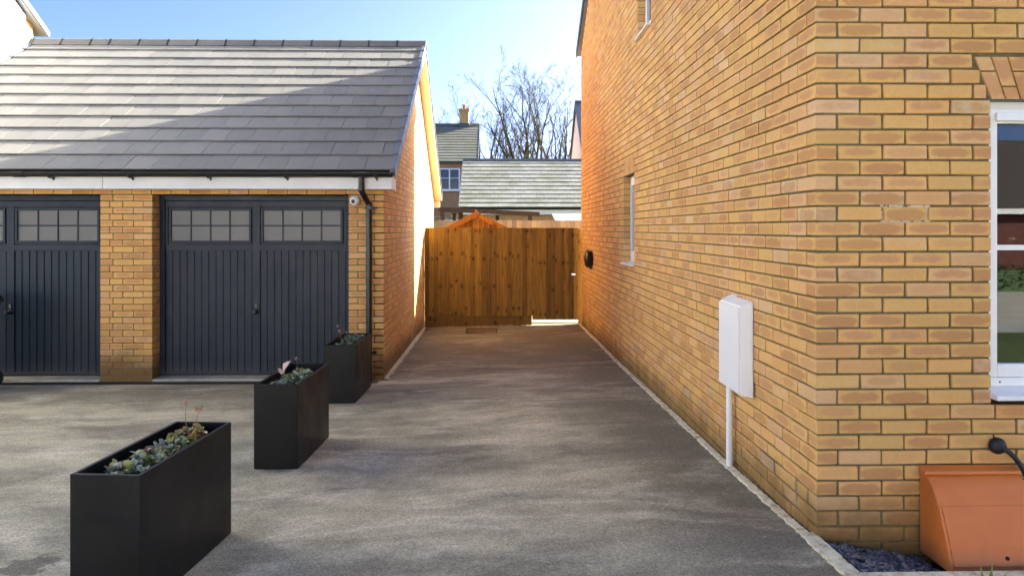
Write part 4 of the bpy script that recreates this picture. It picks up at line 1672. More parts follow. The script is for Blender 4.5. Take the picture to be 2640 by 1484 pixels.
def build_hose():
    root = thing('condensate_pipe', 'black corrugated pipe leaving a round rubber cap low on the front wall', 'pipe', (2.46, HY0, .7))
    mb = MB()
    M = Matrix.Translation((2.462, HY0, .707)) @ Matrix.Rotation(R(90), 4, 'X')
    mb.lathe([(.036, .0), (.040, .006), (.040, .022), (.034, .034), (.024, .040), (0, .041)], M, 24)
    mb.build('cap', M_BLACKRB, root, auto=40)
    mb = MB()
    pts = []
    for i in range(40):
        t = i / 39
        p0, p1, p2, p3 = Vector((2.475, HY0 - .030, .700)), Vector((2.53, HY0 - .05, .672)), Vector((2.59, HY0 - .045, .60)), Vector((2.64, HY0 - .03, .40))
        pts.append(p0 * (1 - t) ** 3 + p1 * 3 * t * (1 - t) ** 2 + p2 * 3 * t * t * (1 - t) + p3 * t ** 3)
    pts += [Vector((2.645, HY0 - .03, .30)), Vector((2.645, HY0 - .03, .16))]
    mb.tube(pts, [.0125 if i % 2 else .0110 for i in range(len(pts))], 12)
    mb.build('flexible_tube', M_BLACKRB, root)
build_hose()

def build_bed():
    # kerb in front of the slate chippings
    mb = MB()
    mb.prism([(3.155, .05), (3.155, .248), (3.160, .254), (3.203, .256), (3.208, .250), (3.208, .05)], 'x', 1.587, 5.0)
    o = mb.build('kerb', M_EDGE)
    struct(o)
    rr = random.Random(2)
    def zs(x):
        return .238 - .17 * (max(0, min(x, 2.1) - 1.62))
    mb = MB()
    mb.mesh([(1.57, 3.205, zs(1.6) - .03), (5, 3.205, zs(5) - .03), (5, HY0 + .02, zs(5) - .03), (1.57, HY0 + .02, zs(1.6) - .03), (2.1, 3.205, zs(2.1) - .03), (2.1, HY0 + .02, zs(2.1) - .03)], [(0, 4, 5, 3), (4, 1, 2, 5)])
    struct(mb.build('slate_bed_base', M_SOIL, fix=False))
    mb = MB()
    for _ in range(2600):
        x = rr.uniform(1.60, 2.9) if rr.random() < .75 else rr.uniform(1.60, 2.1)
        y = rr.uniform(3.215, 3.548)
        if 2.078 < x < 2.55 and y > 3.30:
            continue
        z = zs(x) - .02 + rr.uniform(-.004, .022)
        L, W, T = rr.uniform(.016, .042), rr.uniform(.010, .026), rr.uniform(.002, .006)
        M = Matrix.Translation((x, y, z)) @ Matrix.Rotation(rr.uniform(0, 6.28), 4, 'Z') @ Matrix.Rotation(rr.gauss(0, .45), 4, 'X') @ Matrix.Rotation(rr.gauss(0, .45), 4, 'Y')
        out = [(L * rr.uniform(.7, 1), W * rr.uniform(-.4, .4)), (L * rr.uniform(-.3, .3), W), (-L * rr.uniform(.7, 1), W * rr.uniform(-.4, .4)), (L * rr.uniform(-.3, .3), -W)]
        vs = [M @ Vector((a, b, -T)) for a, b in out] + [M @ Vector((a * .9, b * .9, T)) for a, b in out]
        mb.mesh(vs, [(4, 5, 6, 7), (0, 3, 2, 1), (0, 1, 5, 4), (1, 2, 6, 5), (2, 3, 7, 6), (3, 0, 4, 7)])
    o = stuff(mb.build('slate_chippings', M_SLATE, fix=False))
    tag(o, 'blue grey slate chippings at the foot of the front wall', 'slate chips')
    mb = MB()
    n = 24
    g = [[(1.60 + 2.6 * i / n, 1.0 + 2.15 * j / 20, .225 + rr.uniform(-.012, .012)) for i in range(n + 1)] for j in range(21)]
    for j in range(20):
        for i in range(n):
            mb.face([g[j][i], g[j][i + 1], g[j + 1][i + 1], g[j + 1][i]])
    struct(mb.build('flower_bed', M_SOIL, fix=False))
    root = thing('bulb_shoots', 'green bulb shoots coming up in the soil at the lower right', 'plant', (2.15, 3.10, .22))
    for (x, y, h, lean, w) in ((2.135, 3.11, .138, .004, .010), (2.105, 3.115, .108, -.012, .014), (2.118, 3.105, .098, .010, .012), (2.152, 3.10, .12, .045, .004), (2.21, 3.105, .125, -.03, .0035), (2.235, 3.10, .10, .035, .0035)):
        mb = MB()
        k = 6
        vs, fs = [], []
        for i in range(k + 1):
            t = i / k
            ww = w * (1 - t ** 2.5) + .0006
            cx_ = x + lean * t * t * 1.4
            for s, dy in ((-1, 0), (0, -.0025), (1, 0)):
                vs.append((cx_ + s * ww / 2, y + dy + .002, .215 + h * (t - (.25 * t * t if abs(lean) > .018 else 0))))
        for i in range(k):
            for s in (0, 1):
                a = i * 3 + s
                fs.append((a, a + 1, a + 4, a + 3))
        mb.mesh(vs, fs)
        mb.build('blade', M_SHOOT, root, fix=False, smooth=True)
build_bed()

# ------------------------------------------------------------------ security camera, wheeled bin
def build_cctv():
    root = thing('security_camera', 'small white ball security camera under the garage eaves', 'camera', (-1.64, GY0, 2.1))
    c = Vector((-1.636, GY0 - .062, 2.098))
    mb = MB()
    M = Matrix.Translation((c.x, GY0 - .001, c.z)) @ Matrix.Rotation(R(90), 4, 'X')
    mb.lathe([(0, 0), (.032, 0), (.032, .012), (.02, .018), (.014, .03), (0, .03)], M, 20)
    mb.build('bracket', M_WHITE, root, auto=40)
    d = Vector((-.30, -.93, -.22)).normalized()
    q = d.to_track_quat('Z', 'Y').to_matrix().to_4x4()
    mb = MB()
    r = .058
    prof = [(0.001, -r)] + [(r * math.sin(a), -r * math.cos(a)) for a in [math.pi * i / 16 for i in range(1, 13)]] + [(.034, .046), (.031, .043), (0, .043)]
    mb.lathe(prof, Matrix.Translation(c) @ q, 28)
    mb.build('ball', M_WHITE, root, auto=35)
    mb = MB()
    mb.lathe([(.024, .0435), (.024, .047), (.02, .049), (0, .049)], Matrix.Translation(c) @ q, 20)
    mb.build('lens', M_BLACKPL, root, auto=35)
build_cctv()

def build_bin():
    root = thing('wheeled_bin', 'black wheeled bin just inside the left edge of the picture', 'bin', (-5.7, 8.1, 0))
    z0 = zg(-6, 8.1)
    yc = 8.12
    xb = -5.545                                  # back of the bin, towards the picture
    mb = MB()
    lo = [(xb - .46, yc - .20), (xb - .10, yc - .20), (xb - .10, yc + .20), (xb - .46, yc + .20)]
    hi = [(xb - .60, yc - .27), (xb - .02, yc - .27), (xb - .02, yc + .27), (xb - .60, yc + .27)]
    vs = [(x, y, z0 + .04) for x, y in lo] + [(x, y, z0 + .96) for x, y in hi]
    mb.mesh(vs, [(0, 1, 5, 4), (1, 2, 6, 5), (2, 3, 7, 6), (3, 0, 4, 7), (0, 3, 2, 1), (4, 5, 6, 7)])
    mb.build('body', M_BLACKPL, root, bevel=.02, seg=2)
    mb = MB()
    mb.prism([(xb - .64, z0 + .965), (xb - .62, z0 + 1.03), (xb - .32, z0 + 1.06), (xb - .03, z0 + 1.02), (xb - .02, z0 + .965)], 'y', yc - .29, yc + .29)
    mb.build('lid', M_BLACKPL, root, bevel=.01)
    MB().tube([(xb + .020, yc - .22, z0 + .975), (xb + .020, yc + .22, z0 + .975)], .017, 12).build('handle', M_BLACKPL, root, auto=50)
    for s in (-1, 1):
        MB().box(xb - .02, xb + .03, yc + s * .20 - .012, yc + s * .20 + .012, z0 + .955, z0 + .99).build('handle_bracket', M_BLACKPL, root)
        M = Matrix.Translation((xb - .085, yc + s * .235, z0 + .10)) @ Matrix.Rotation(R(90), 4, 'X')
        mb = MB()
        mb.lathe([(0, -.02), (.07, -.02), (.09, -.025), (.10, -.012), (.10, .012), (.09, .025), (.07, .02), (0, .02)], M, 28)
        mb.build('wheel', M_BLACKRB, root, auto=40)
build_bin()

# ------------------------------------------------------------------ beyond the fence
def build_shed():
    root = thing('garden_shed', 'orange stained wooden shed with gable roof and finial behind the fence', 'shed', (-.39, 15.6, 0))
    cx, y0, y1 = -.388, 14.62, 16.6
    apex, hw = 2.105, .84
    sl = .515
    zs = lambda d: apex - abs(d) * sl
    mb = MB()
    bw = .10
    x = cx - hw + .08
    while x < cx + hw - .09:
        m = MB()
        a, b = x - cx, x + bw - cx
        m.mesh([(x + .003, y0, .05), (x + bw - .003, y0, .05), (x + bw - .003, y0, zs(b) - .04), (x + .003, y0, zs(a) - .04), (x + .003, y0 + .02, .05), (x + bw - .003, y0 + .02, .05), (x + bw - .003, y0 + .02, zs(b) - .04), (x + .003, y0 + .02, zs(a) - .04)],
               [(0, 1, 2, 3), (4, 7, 6, 5), (0, 4, 5, 1), (1, 5, 6, 2), (2, 6, 7, 3), (3, 7, 4, 0)])
        m.build('board', M_SHED, root)
        x += bw
    mb.box(cx - hw + .08, cx - hw + .10, y0 + .022, y1, .04, zs(hw) + .0)
    mb.box(cx + hw - .10, cx + hw - .08, y0 + .022, y1, .04, zs(hw) + .0)
    mb.box(cx - hw + .10, cx + hw - .10, y1 - .02, y1, .04, zs(hw))
    mb.build('wall', M_SHED, root)
    for s in (-1, 1):
        m = MB()
        m.prism([(cx, apex - .02), (cx + s * (hw + .06), zs(hw + .06) - .02), (cx + s * (hw + .06), zs(hw + .06) + .004), (cx, apex + .004)], 'y', y0 - .149, y1 + .08)
        m.build('roof', M_SHED, root)
        m = MB()
        m.prism([(cx + s * .002, apex - .105), (cx + s * (hw + .07), zs(hw + .07) - .105), (cx + s * (hw + .07), zs(hw + .07) + .008), (cx + s * .002, apex + .008)], 'y', y0 - .175, y0 - .150)
        m.build('barge_board', M_SHED, root)
    m = MB()
    m.prism([(cx, apex + .055), (cx - .055, apex - .04), (cx - .048, apex - .06), (cx, apex - .15), (cx + .048, apex - .06), (cx + .055, apex - .04)], 'y', y0 - .20, y0 - .176)
    m.build('finial', M_SHED, root, bevel=.003)
build_shed()

def build_far_fence():
    root = thing('rear_fence', 'pale wooden fence of narrow upright boards beyond the shed', 'fence', (1, 18, 0))
    y, z0 = 18.1, .10
    x = -2.6
    rr = random.Random(4)
    me = {}
    while x < 4.4:
        w = .12
        m = MB()
        m.prism([(0, -.016), (w + .006, -.006), (w + .006, 0), (0, 0)], 'z', 0, 1.88)
        o = link('board', m.data('board', M_FENCE2) if not me else me['b'], root)
        me.setdefault('b', o.data)
        o.location = (x, y, z0 + rr.uniform(-.006, .006) - .01 * max(0, x) * .3)
        x += w
    mb = MB()
    for zc in (.4, 1.0, 1.7):
        mb.box(-2.6, 4.4, y + .002, y + .05, z0 + zc - .04, z0 + zc + .04)
    mb.build('rails', M_FENCE2, root)
build_far_fence()

def build_gazebo():
    root = thing('pergola', 'dark brown timber lean-to with sloping roof edge beyond the fences', 'pergola', (0, 20.5, .1))
    def zt(x):
        return 2.361 + (x + 1.51) / 2.707 * (2.231 - 2.361)
    mb = MB()
    x0, x1 = -1.55, 1.20
    for y in (20.0,):
        mb.mesh([(x0, y, zt(x0)), (x1, y, zt(x1)), (x1, y, zt(x1) - .115), (x0, y, zt(x0) - .105), (x0, y + .06, zt(x0)), (x1, y + .06, zt(x1)), (x1, y + .06, zt(x1) - .115), (x0, y + .06, zt(x0) - .105)], [(0, 1, 2, 3), (4, 7, 6, 5), (0, 4, 5, 1), (1, 5, 6, 2), (2, 6, 7, 3), (3, 7, 4, 0)])
    mb.build('beam', M_PERG, root)
    mb = MB()
    mb.mesh([(x0, 20.07, zt(x0) - .02), (x1, 20.07, zt(x1) - .02), (x1, 22.4, zt(x1) - .02), (x0, 22.4, zt(x0) - .02), (x0, 20.07, zt(x0) - .07), (x1, 20.07, zt(x1) - .07), (x1, 22.4, zt(x1) - .07), (x0, 22.4, zt(x0) - .07)], [(0, 1, 2, 3), (4, 7, 6, 5), (0, 4, 5, 1), (1, 5, 6, 2), (2, 6, 7, 3), (3, 7, 4, 0)])
    mb.build('roof', M_PERG, root)
    for (x, y) in ((-1.46, 20.02), (-1.25, 22.25), (-.98, 20.6), (.94, 20.02), (1.05, 22.25), (.05, 22.25)):
        m = MB()
        m.box(x - .055, x + .055, y, y + .11, .1, zt(x) - .1)
        m.build('post', M_PERG, root)
build_gazebo()

def build_lean_to():
    root = thing('lean_to', 'pale grey sloping plastic roof of a small lean-to beside the house edge', 'lean-to', (2.6, 24.3, .1))
    mb = MB()
    mb.mesh([(1.98, 24.0, 1.98), (3.6, 24.0, 1.98), (3.6, 24.9, 2.30), (1.90, 24.9, 2.30), (1.98, 24.0, 1.94), (3.6, 24.0, 1.94), (3.6, 24.9, 2.26), (1.90, 24.9, 2.26)], [(0, 1, 2, 3), (4, 7, 6, 5), (0, 4, 5, 1), (1, 5, 6, 2), (2, 6, 7, 3), (3, 7, 4, 0)])
    mb.build('roof', plain('pale_polycarbonate', (.30, .33, .36), .4, .5, var=.06), root)
    mb = MB()
    for x in (2.05, 3.5):
        mb.box(x, x + .05, 24.1, 24.15, .1, 1.96)
        mb.box(x, x + .05, 24.8, 24.85, .1, 2.22)
    mb.build('frame', M_FASCIA, root)
build_lean_to()

def build_bush():
    root = thing('garden_bush', 'green leafy bush showing over the fence beside the garage wall', 'bush', (-1.9, 19.0, .1))
    rr = random.Random(9)
    mb = MB()
    for _ in range(900):
        c = Vector((-1.85 + rr.gauss(0, .33), 19.0 + rr.gauss(0, .3), 1.55 + rr.gauss(0, .32)))
        if c.z > 2.16 or c.z < .6:
            continue
        L = rr.uniform(.06, .11)
        leaf(mb, c, rr.uniform(0, 6.28), rr.uniform(-1, .6), L, L * .55, .2, rr)
    mb.build('crown', M_BUSH, root, fix=False)
    mb = MB()
    for k in range(6):
        a = rr.uniform(0, 6.28)
        mb.tube([(-1.85, 19.0, .05), (-1.85 + .12 * math.cos(a), 19 + .12 * math.sin(a), .9), (-1.85 + .35 * math.cos(a), 19 + .3 * math.sin(a), 1.8)], [.02, .014, .005], 6)
    mb.build('stems', M_BARK, root)
build_bush()

# ------------------------------------------------------------------ buildings behind
def roof_courses(mb, x0, x1, ye, ze, yr, zr, gauge, sgn=1, thick=.02):
    L = math.hypot(yr - ye, zr - ze)
    al = math.atan2(zr - ze, abs(yr - ye))
    n = max(1, round(L / gauge))
    g = L / n
    dl = math.atan(thick / g)
    for k in range(n):
        s = k * g
        y = ye + (yr - ye) * s / L
        z = ze + (zr - ze) * s / L
        M = Matrix.Translation((0, y, z))
        if sgn < 0:
            M = M @ Matrix.Rotation(math.pi, 4, 'Z')
        M = M @ Matrix.Rotation(al - dl, 4, 'X')
        a, b = (x0, x1) if sgn > 0 else (-x1, -x0)
        mb.box(a, b, 0, g * 1.06, 0, thick, M)
    return n, g, al, dl

def far_brick_face(root, fc, a0, a1, z0, z1, ops, mat=None, top=None):
    mb = MB()
    n = 0
    z = z0
    while z + BH < z1:
        st = a0 + (.112 if n % 2 else 0)
        lo, hi = a0, a1
        if top:
            lo, hi = top(z + BH)
        if hi - lo > .2:
            for a, b in split_course(lo, hi, st, z, ops):
                pts = [fc.pt(a, -.004, z), fc.pt(b, -.004, z), fc.pt(b, -.004, z + BH), fc.pt(a, -.004, z + BH)]
                mb.face(pts, [(0, 0), (1, 0), (1, 1), (0, 1)])
        n += 1
        z += CO
    return stuff(mb.build('brickwork', mat or M_FBRICK, root, fix=False))

def white_window(root, x0, x1, z0, z1, y, cols=2, bar=True, name='window'):
    m = MB()
    t = .075
    w = (x1 - x0 - t) / cols
    m.box(x0, x1, y - .03, y + .05, z0, z0 + t)
    m.box(x0, x1, y - .03, y + .05, z1 - t, z1)
    for k in range(cols + 1):
        xx = x0 + k * w
        m.box(xx, xx + t, y - .03, y + .05, z0 + t, z1 - t)
    if bar:
        zm = z0 + (z1 - z0) * .55
        for k in range(cols):
            xx = x0 + k * w
            m.box(xx + t, xx + w, y - .015, y + .02, zm - .018, zm + .018)
    wn_ = m.build(name, M_WHITE, root)
    for k in range(cols):
        xx = x0 + k * w
        p = MB()
        p.box(xx + t - .005, xx + w + .005, y + .022, y + .03, z0 + t - .005, z1 - t + .005)
        p.build('pane', plain('dark_pane', (.035, .045, .06), .06, .6), wn_)
    p = MB()
    p.box(x0 - .04, x1 + .04, y - .09, y + .02, z0 - .05, z0 - .002)
    p.build('sill', M_WHITE, wn_)
    return wn_

def build_low_garage():
    root = thing('rear_garage', 'long low garage with mossy pale grey tiled roof behind the fences', 'garage', (2, 30, .1))
    x0, x1 = -1.30, 6.2
    ye, ze, yr, zr = 28.0, 2.60, 31.75, 4.76
    fc = Face('-y', 28.25)
    mb = MB()
    mb.box(x0, x1, 28.25, 35.0, 0, 2.55)
    mb.prism([(28.26, 2.55), (34.99, 2.55), (yr, zr - .12)], 'x', x0 + .001, x1 - .001)
    wall = mb.build('wall', M_FMORTAR, root)
    far_brick_face(wall, fc, x0, x1, .1, 2.5, [])
    mb = MB()
    mb.prism([(ye + .1, ze), (yr, zr - .06), (2 * yr - ye - .1, ze), (yr, zr - .1)], 'x', x0 - .06, x1 + .06)
    roof = mb.build('roof', M_DARK, root)
    L = math.hypot(yr - ye, zr - ze)
    al = math.atan2(zr - ze, yr - ye)
    n = 12
    g = L / n
    dl = math.atan(.022 / g)
    cache = {}
    for k in range(n):
        x = x0 - .10 - (.15 if k % 2 else 0)
        while x < x1:
            a, b = max(x, x0 - .10), min(x + .30, x1 + .1)
            if b - a > .05:
                key = round(b - a, 3)
                if key not in cache:
                    m = MB()
                    m.box(.002, b - a - .002, 0, g * 1.1, 0, .022)
                    cache[key] = m.data('roof_tile', M_TILE_OLD)
                s = k * g
                o = link('roof_tile', cache[key], roof)
                o.location = (a, ye + (yr - ye) * s / L, ze + (zr - ze) * s / L + .002 + random.uniform(0, .004))
                o.rotation_euler = (al - dl, 0, 0)
            x += .30
    m = MB()
    roof_courses(m, x0 - .1, x1 + .1, 2 * yr - ye, ze, yr, zr, .36, -1)
    stuff(m.build('rear_tiles', M_TILES_OLD, roof))
    x = x0 - .1
    while x < x1:
        m = MB()
        m.prism([(yr - .15, zr - .06), (yr - .06, zr + .045), (yr + .06, zr + .045), (yr + .15, zr - .06), (yr, zr + .0)], 'x', x + .004, min(x + .45, x1 + .1))
        m.build('ridge_tile', M_RIDGE, roof)
        x += .45
    m = MB()
    roof_v = MB()
    roof_v.prism([(ye - .02, ze - .08), (yr, zr - .08), (yr, zr + .02), (ye - .02, ze + .03)], 'x', x0 - .125, x0 - .102)
    roof_v.build('verge', M_VERGE, roof)
    m.box(x0 - .1, x1, 28.04, 28.06, 2.32, 2.50)
    m.box(x0 - .1, x1, 28.061, 28.24, 2.32, 2.33)
    m.build('fascia', M_FASCIA, root)
    m = MB()
    m.prism([(27.98 - .055 * math.cos(math.pi * i / 8), 2.575 - .06 * math.sin(math.pi * i / 8)) for i in range(9)], 'x', x0 - .1, x1)
    m.build('gutter', M_BLACKPL, root)
build_low_garage()

def build_chimney_house():
    root = thing('chimney_house', 'distant brick house with chimney and mossy roof seen past the garage', 'house', (-5, 43, .1))
    x0, x1 = -9.0, -1.12
    ye, ze, yr, zr = 40.8, 5.53, 45.0, 8.15
    fc = Face('-y', 41.0)
    mb = MB()
    mb.box(x0, x1, 41.0, 49.0, 0, 5.5)
    mb.prism([(41.0, 5.5), (49.0, 5.5), (yr, zr - .15)], 'x', x0 + .002, x1 - .002)
    wall = mb.build('wall', M_FMORTAR, root)
    far_brick_face(wall, fc, -4.2, x1, .4, 5.45, [(-3.2, -1.95, 3.85, 5.2), (-3.2, -1.6, 1.0, 2.35)])
    fr = Face('+x', x1)
    far_brick_face(wall, fr, 41.0, 49.0, .4, 8.0, [], None, lambda z: (41.0, 49.0) if z < 5.5 else (41.0 + (z - 5.5) / (2.5) * 4, 49.0 - (z - 5.5) / 2.5 * 4))
    mb = MB()
    mb.prism([(ye, ze - .06), (yr, zr - .06), (2 * yr - ye, ze - .06), (2 * yr - ye, ze - .01), (yr, zr - .01), (ye, ze - .01)], 'x', x0, x1 + .12)
    roof = mb.build('roof', M_DARK, root)
    mb = MB()
    roof_courses(mb, x0, x1 + .13, ye, ze, yr, zr, .345)
    roof_courses(mb, x0, x1 + .13, 2 * yr - ye, ze, yr, zr, .345, -1)
    stuff(mb.build('roof_tiles', M_TILES_OLD, roof))
    mb = MB()
    mb.prism([(yr - .16, zr - .05), (yr - .07, zr + .07), (yr + .07, zr + .07), (yr + .16, zr - .05)], 'x', x0, x1 + .13)
    mb.build('ridge', M_RIDGE, roof)
    mb = MB()
    mb.prism([(ye, ze - .14), (yr, zr - .14), (yr, zr + .03), (ye, ze + .03)], 'x', x1 + .131, x1 + .16)
    mb.build('verge', M_VERGE, roof)
    mb = MB()
    mb.box(x0, x1 + .1, 40.74, 40.84, 5.40, 5.52)
    mb.build('gutter', M_BLACKPL, root)
    white_window(wall, -3.16, -1.99, 3.92, 5.15, 40.93)
    white_window(wall, -3.16, -1.70, 1.05, 2.30, 40.93)
    ch = MB()
    ch.box(-2.20, -1.66, 44.73, 45.27, 7.7, 8.88)
    ch.box(-2.235, -1.625, 44.695, 45.305, 8.88, 8.96)
    ch.box(-2.27, -1.59, 44.66, 45.34, 8.961, 9.09)
    c = ch.build('chimney', plain('chimney_brick', (.52, .33, .14), .9, .2, var=.3, scale=14), root)
    f = MB()
    f.box(-2.26, -1.60, 44.66, 45.34, 7.9, 8.20)
    f.build('flashing', plain('lead', (.09, .095, .11), .6, .4), c)
    f = MB()
    f.lathe([(.085, 9.09), (.105, 9.12), (.09, 9.2), (.10, 9.36), (.07, 9.36), (.07, 9.1)], Matrix.Translation((-1.93, 45, 0)), 14)
    f.build('chimney_pot', M_POT, c)
build_chimney_house()

def build_render_house():
    root = thing('rendered_house', 'distant white rendered gable with slate roof at the edge of the house wall', 'house', (8, 42, .1))
    x0, x1 = 4.66, 12.0
    yr, zr = 42.0, 9.05
    ye, ze = 37.4, 4.75
    mb = MB()
    mb.prism([(ye + .3, 0), (2 * yr - ye - .3, 0), (2 * yr - ye - .3, ze + .15), (yr, zr - .12), (ye + .3, ze + .15)], 'x', x0, x1)
    mb.build('wall', M_RENDER, root)
    mb = MB()
    roof_courses(mb, x0 - .10, x1 + .1, ye, ze, yr, zr, .345)
    roof_courses(mb, x0 - .10, x1 + .1, 2 * yr - ye, ze, yr, zr, .345, -1)
    roof = stuff(mb.build('roof', M_TILES_BLUE, root))
    mb = MB()
    mb.prism([(yr - .16, zr - .05), (yr - .07, zr + .08), (yr + .07, zr + .08), (yr + .16, zr - .05)], 'x', x0 - .1, x1)
    mb.build('ridge', M_RIDGE, root)
    for s in (1, -1):
        mb = MB()
        Yf = lambda y: y if s == 1 else 2 * yr - y
        mb.prism([(Yf(ye), ze - .14), (Yf(yr), zr - .14), (Yf(yr), zr + .03), (Yf(ye), ze + .03)], 'x', x0 - .13, x0 - .102)
        mb.build('verge', M_VERGE, root)
build_render_house()

def build_left_house():
    root = thing('white_house', 'sunlit white rendered house rising behind the left end of the garage roof', 'house', (-12, 11, 0))
    X = -9.5
    ye, ze = 15.60, 5.80
    yr, zr = 10.6, 5.80 + 5.0 * .60
    mb = MB()
    prof = [(15.35, 0), (15.35, ze + .10), (yr, zr - .06), (5.9, ze + .10), (5.9, 0)]
    mb.prism(prof, 'x', -17, X - .06)
    wall = mb.build('wall', M_FMORTAR, root)
    far_brick_face(wall, Face('+x', X - .055), 14.9, 15.35, 3.4, 6.3, [], M_GBRICKS)
    mb = MB()
    mb.prism([(5.9, 0), (5.9, ze + .08), (yr, zr - .08), (15.03, ze + .28), (15.03, 0)], 'x', X - .06, X)
    mb.build('render', M_RENDER, root)
    mb = MB()
    for s in (1, -1):
        Yf = lambda y: y if s == 1 else 2 * yr - y
        mb.prism([(Yf(ye), ze + .00), (Yf(yr), zr), (Yf(yr), zr + .06), (Yf(ye), ze + .06)], 'x', -17.1, X + .10)
    roof = mb.build('roof', M_TILES_BLUE, root)
    mb = MB()
    for s in (1, -1):
        Yf = lambda y: y if s == 1 else 2 * yr - y
        mb.prism([(Yf(ye + .03), ze + .0), (Yf(yr), zr + .015), (Yf(yr), zr + .125), (Yf(ye + .03), ze + .105)], 'x', X + .102, X + .125)
    mb.build('verge', plain('verge_pale', (.30, .31, .34), .5, .5), roof)
build_left_house()

def build_opposite():
    root = thing('opposite_garage', 'red brick garage with tiled roof across the street, mirrored in the window', 'garage', (14, -15, 0))
    fc = Face('-y', 0)
    x0, x1, y = 4, 26, -13.8
    mb = MB()
    mb.box(x0, x1, y - 6, y, -.1, 2.5)
    mb.prism([(y - 6, 2.5), (y, 2.5), (y - 3, 4.6)], 'x', x0, x1)
    mb.build('wall', M_RBRICK, root)
    bw = MB()
    z, n = .1, 0
    while z < 2.4:
        x = 8 + (.112 if n % 2 else 0)
        while x < 18:
            bw.face([(x, y + .004, z), (x, y + .004, z + BH), (x + BL, y + .004, z + BH), (x + BL, y + .004, z)], [(0, 0), (0, 1), (1, 1), (1, 0)])
            x += .225
        z += CO
        n += 1
    stuff(bw.build('brickwork', M_RBRICK, root, fix=False))
    mb = MB()
    mb.prism([(y + .3, 2.46), (y - 3, 4.72), (y - 3, 4.62), (y + .3, 2.36)], 'x', x0 - .1, x1 + .1)
    mb.prism([(y - 6.3, 2.46), (y - 3.001, 4.72), (y - 3.001, 4.62), (y - 6.3, 2.36)], 'x', x0 - .1, x1 + .1)
    mb.build('roof', plain('brown_tile', (.05, .036, .033), .8, .3), root)
    mb = MB()
    mb.box(x0, x1, y + .26, y + .29, 2.2, 2.38)
    mb.build('fascia', M_FASCIA, root)
    hedge = thing('hedge', 'clipped green hedge in front of the red garage across the street', 'hedge', (14, -13, 0))
    rr = random.Random(31)
    m = MB()
    for _ in range(4200):
        c = Vector((rr.uniform(6, 20), -13.1 + rr.uniform(-.35, .35), rr.uniform(.1, .75)))
        L = rr.uniform(.07, .13)
        leaf(m, c, rr.uniform(0, 6.28), rr.uniform(-1, .8), L, L * .6, .2, rr)
    m.box(6, 20, -13.35, -12.85, .02, .62)
    m.build('crown', M_BUSH, hedge, fix=False)
    m = MB()
    for k in range(28):
        m.tube([(6.2 + k * .5, -13.1, .0), (6.25 + k * .5, -13.08, .5)], [.02, .01], 5)
    m.build('stems', M_BARK, hedge)
build_opposite()

def bounce_house(label, x0, x1, y, eave, mat, seed):  # added out of view; its sunlit render bounces light into the shade
    """one added house, out of view across the street, facing the drive"""
    root = thing('bounce_house', label, 'house', ((x0 + x1) / 2, y - 4, 0), 'added unseen houses that bounce light')
    mb = MB()
    mb.box(x0, x1, y - 8, y, -.1, eave)
    mb.prism([(y - 8, eave), (y, eave), (y - 4, eave + 2.6)], 'x', x0 + .002, x1 - .002)
    mb.build('wall', mat, root)
    mb = MB()
    for s in (1, -1):
        Yf = lambda q: q if s == 1 else 2 * (y - 4) - q
        mb.prism([(Yf(y + .3), eave - .12), (Yf(y - 4 + .001 * s), eave + 2.70), (Yf(y - 4 + .001 * s), eave + 2.82), (Yf(y + .3), eave)], 'x', x0 - .15, x1 + .15)
    mb.build('roof', M_TILES_BLUE, root)
    rr = random.Random(seed)
    w = (x1 - x0)
    for zb in (.95, 3.3):
        for k in range(3):
            cx = x0 + w * (k + .5) / 3
            if zb < 2 and k == 1:
                d = MB()
                d.box(cx - .48, cx + .48, y + .002, y + .06, 0, 2.1)
                d.build('door', M_DOOR, root)
                continue
            m = MB()
            for a, b, c, e in ((cx - .6, cx + .6, zb, zb + .07), (cx - .6, cx + .6, zb + 1.13, zb + 1.2), (cx - .6, cx - .53, zb + .07, zb + 1.13), (cx + .53, cx + .6, zb + .07, zb + 1.13), (cx - .035, cx + .035, zb + .07, zb + 1.13)):
                m.box(a, b, y + .001, y + .05, c, e)
            wn_ = m.build('window', M_WHITE, root)
            p = MB()
            p.box(cx - .53, cx + .53, y + .004, y + .02, zb + .07, zb + 1.13)
            p.build('pane', plain('dark_pane', (.035, .045, .06), .06, .6), wn_)
bounce_house('added unseen cream rendered house directly behind the viewpoint, bouncing sunlight back', -6.4, 3.2, -12.6, 5.2, M_RENDER, 1)
bounce_house('added unseen white rendered house behind the viewpoint on the garage side, bouncing sunlight back', -17.0, -7.0, -12.6, 5.2, M_RENDER, 2)

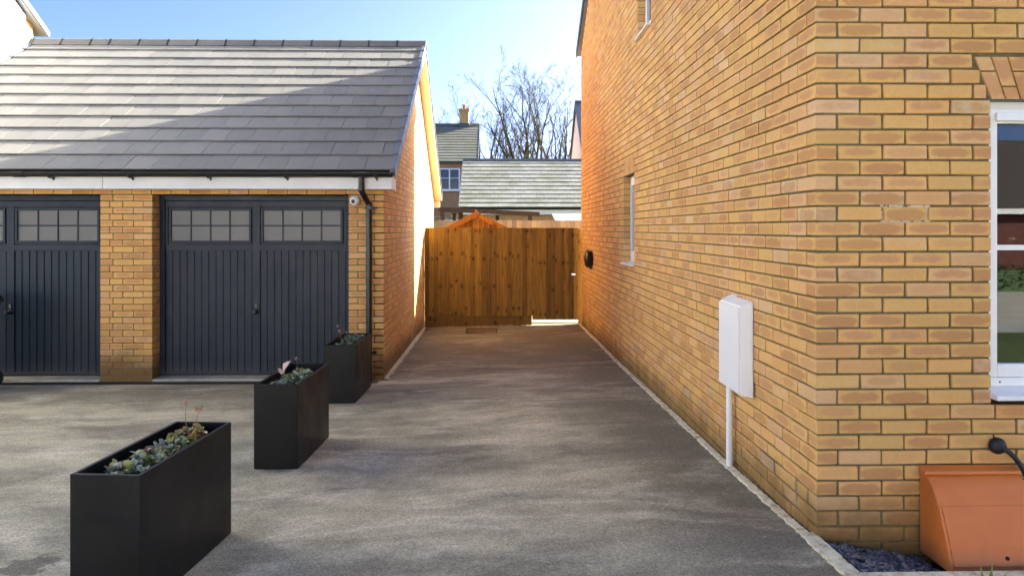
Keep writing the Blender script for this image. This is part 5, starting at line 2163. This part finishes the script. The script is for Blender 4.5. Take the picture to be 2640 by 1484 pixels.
# ------------------------------------------------------------------ bare winter trees
def bare_tree(label, base, height, seed, lean=(0, 0), r0=.22, limbs=5, fan=.55):
    rr = random.Random(seed)
    root = thing('bare_tree', label, 'tree', base, 'bare trees behind the gardens')
    base = Vector(base)
    tr, br = MB(), MB()
    def path(p, d, L, n, wob, up):
        pts, dd, q = [p.copy()], d.copy(), p.copy()
        for i in range(n):
            dd = (dd + Vector((rr.gauss(0, wob), rr.gauss(0, wob), rr.gauss(0, wob * .6) + up))).normalized()
            q = q + dd * (L / n)
            pts.append(q.copy())
        return pts
    def radii(r, n, end):
        return [max(.008, r * (1 - (1 - end) * i / n)) for i in range(n + 1)]
    def branch(p, d, L, r, lvl):
        n = (9, 8, 6, 4, 3)[lvl - 1]
        pts = path(p, d, L, n, (.10, .13, .16, .2, .22)[lvl - 1], (.085, .07, .05, .03, .02)[lvl - 1])
        rs = radii(r, n, .14)
        br.tube(pts, rs, (7, 6, 4, 3, 3)[lvl - 1], False)
        if lvl == 5:
            return
        k = (7, 6, 4, 3)[lvl - 1]
        for j in range(k):
            t = .16 + .80 * (j + rr.random()) / k
            x = t * n
            i0 = min(int(x), n - 1)
            pp = pts[i0].lerp(pts[i0 + 1], x - i0)
            tg_ = (pts[i0 + 1] - pts[i0]).normalized()
            side = tg_.orthogonal().normalized()
            side.rotate(Matrix.Rotation(rr.uniform(0, 6.283), 3, tg_))
            a = rr.uniform(.35, .75)
            nd = (tg_ * math.cos(a) + side * math.sin(a)).normalized()
            rad = rs[i0] * (.62 if lvl < 2 else .58) * rr.uniform(.7, 1.05)
            branch(pp, nd, L * rr.uniform(.34, .58) * (1.15 - .5 * t), rad, lvl + 1)
    th = height * .22
    tp = path(base, Vector((lean[0], lean[1], 1)).normalized(), th, 5, .03, .05)
    tr.tube(tp, radii(r0, 5, .8), 9, False)
    for j in range(limbs):
        az = 2 * math.pi * (j + rr.uniform(-.3, .3)) / limbs
        a = fan * (rr.uniform(.15, .45) if j % 2 else rr.uniform(.6, 1.0))
        d = Vector((math.sin(a) * math.cos(az) * 1.2 + lean[0], math.sin(a) * math.sin(az) * .7, math.cos(a))).normalized()
        st = tp[-1] if j % 2 else tp[-2]
        branch(st, d, (height - th) * rr.uniform(.80, 1.0) * (1 - .10 * a), r0 * rr.uniform(.42, .62), 1)
    tr.build('trunk', M_BARK, root, fix=False, smooth=True)
    br.build('crown', M_BARK, root, fix=False, smooth=True)
    return root
bare_tree('tallest bare winter tree, rising above the middle of the mossy low roof', (2.9, 60, -.2), 14.4, 11, (0, 0), .38, 6, .62)
bare_tree('spreading bare winter tree leaning left, between chimney house and tallest tree', (.3, 57, -.2), 12.0, 5, (-.14, 0), .30, 7, .95)
bare_tree('bare winter tree beside the white gable, right of the tallest tree', (5.2, 62, -.2), 15.0, 23, (.02, 0), .34, 6, .60)
bare_tree('small faint bare tree behind the chimney', (-4.0, 72, -.2), 12.4, 41, (0, 0), .16, 5, .8)
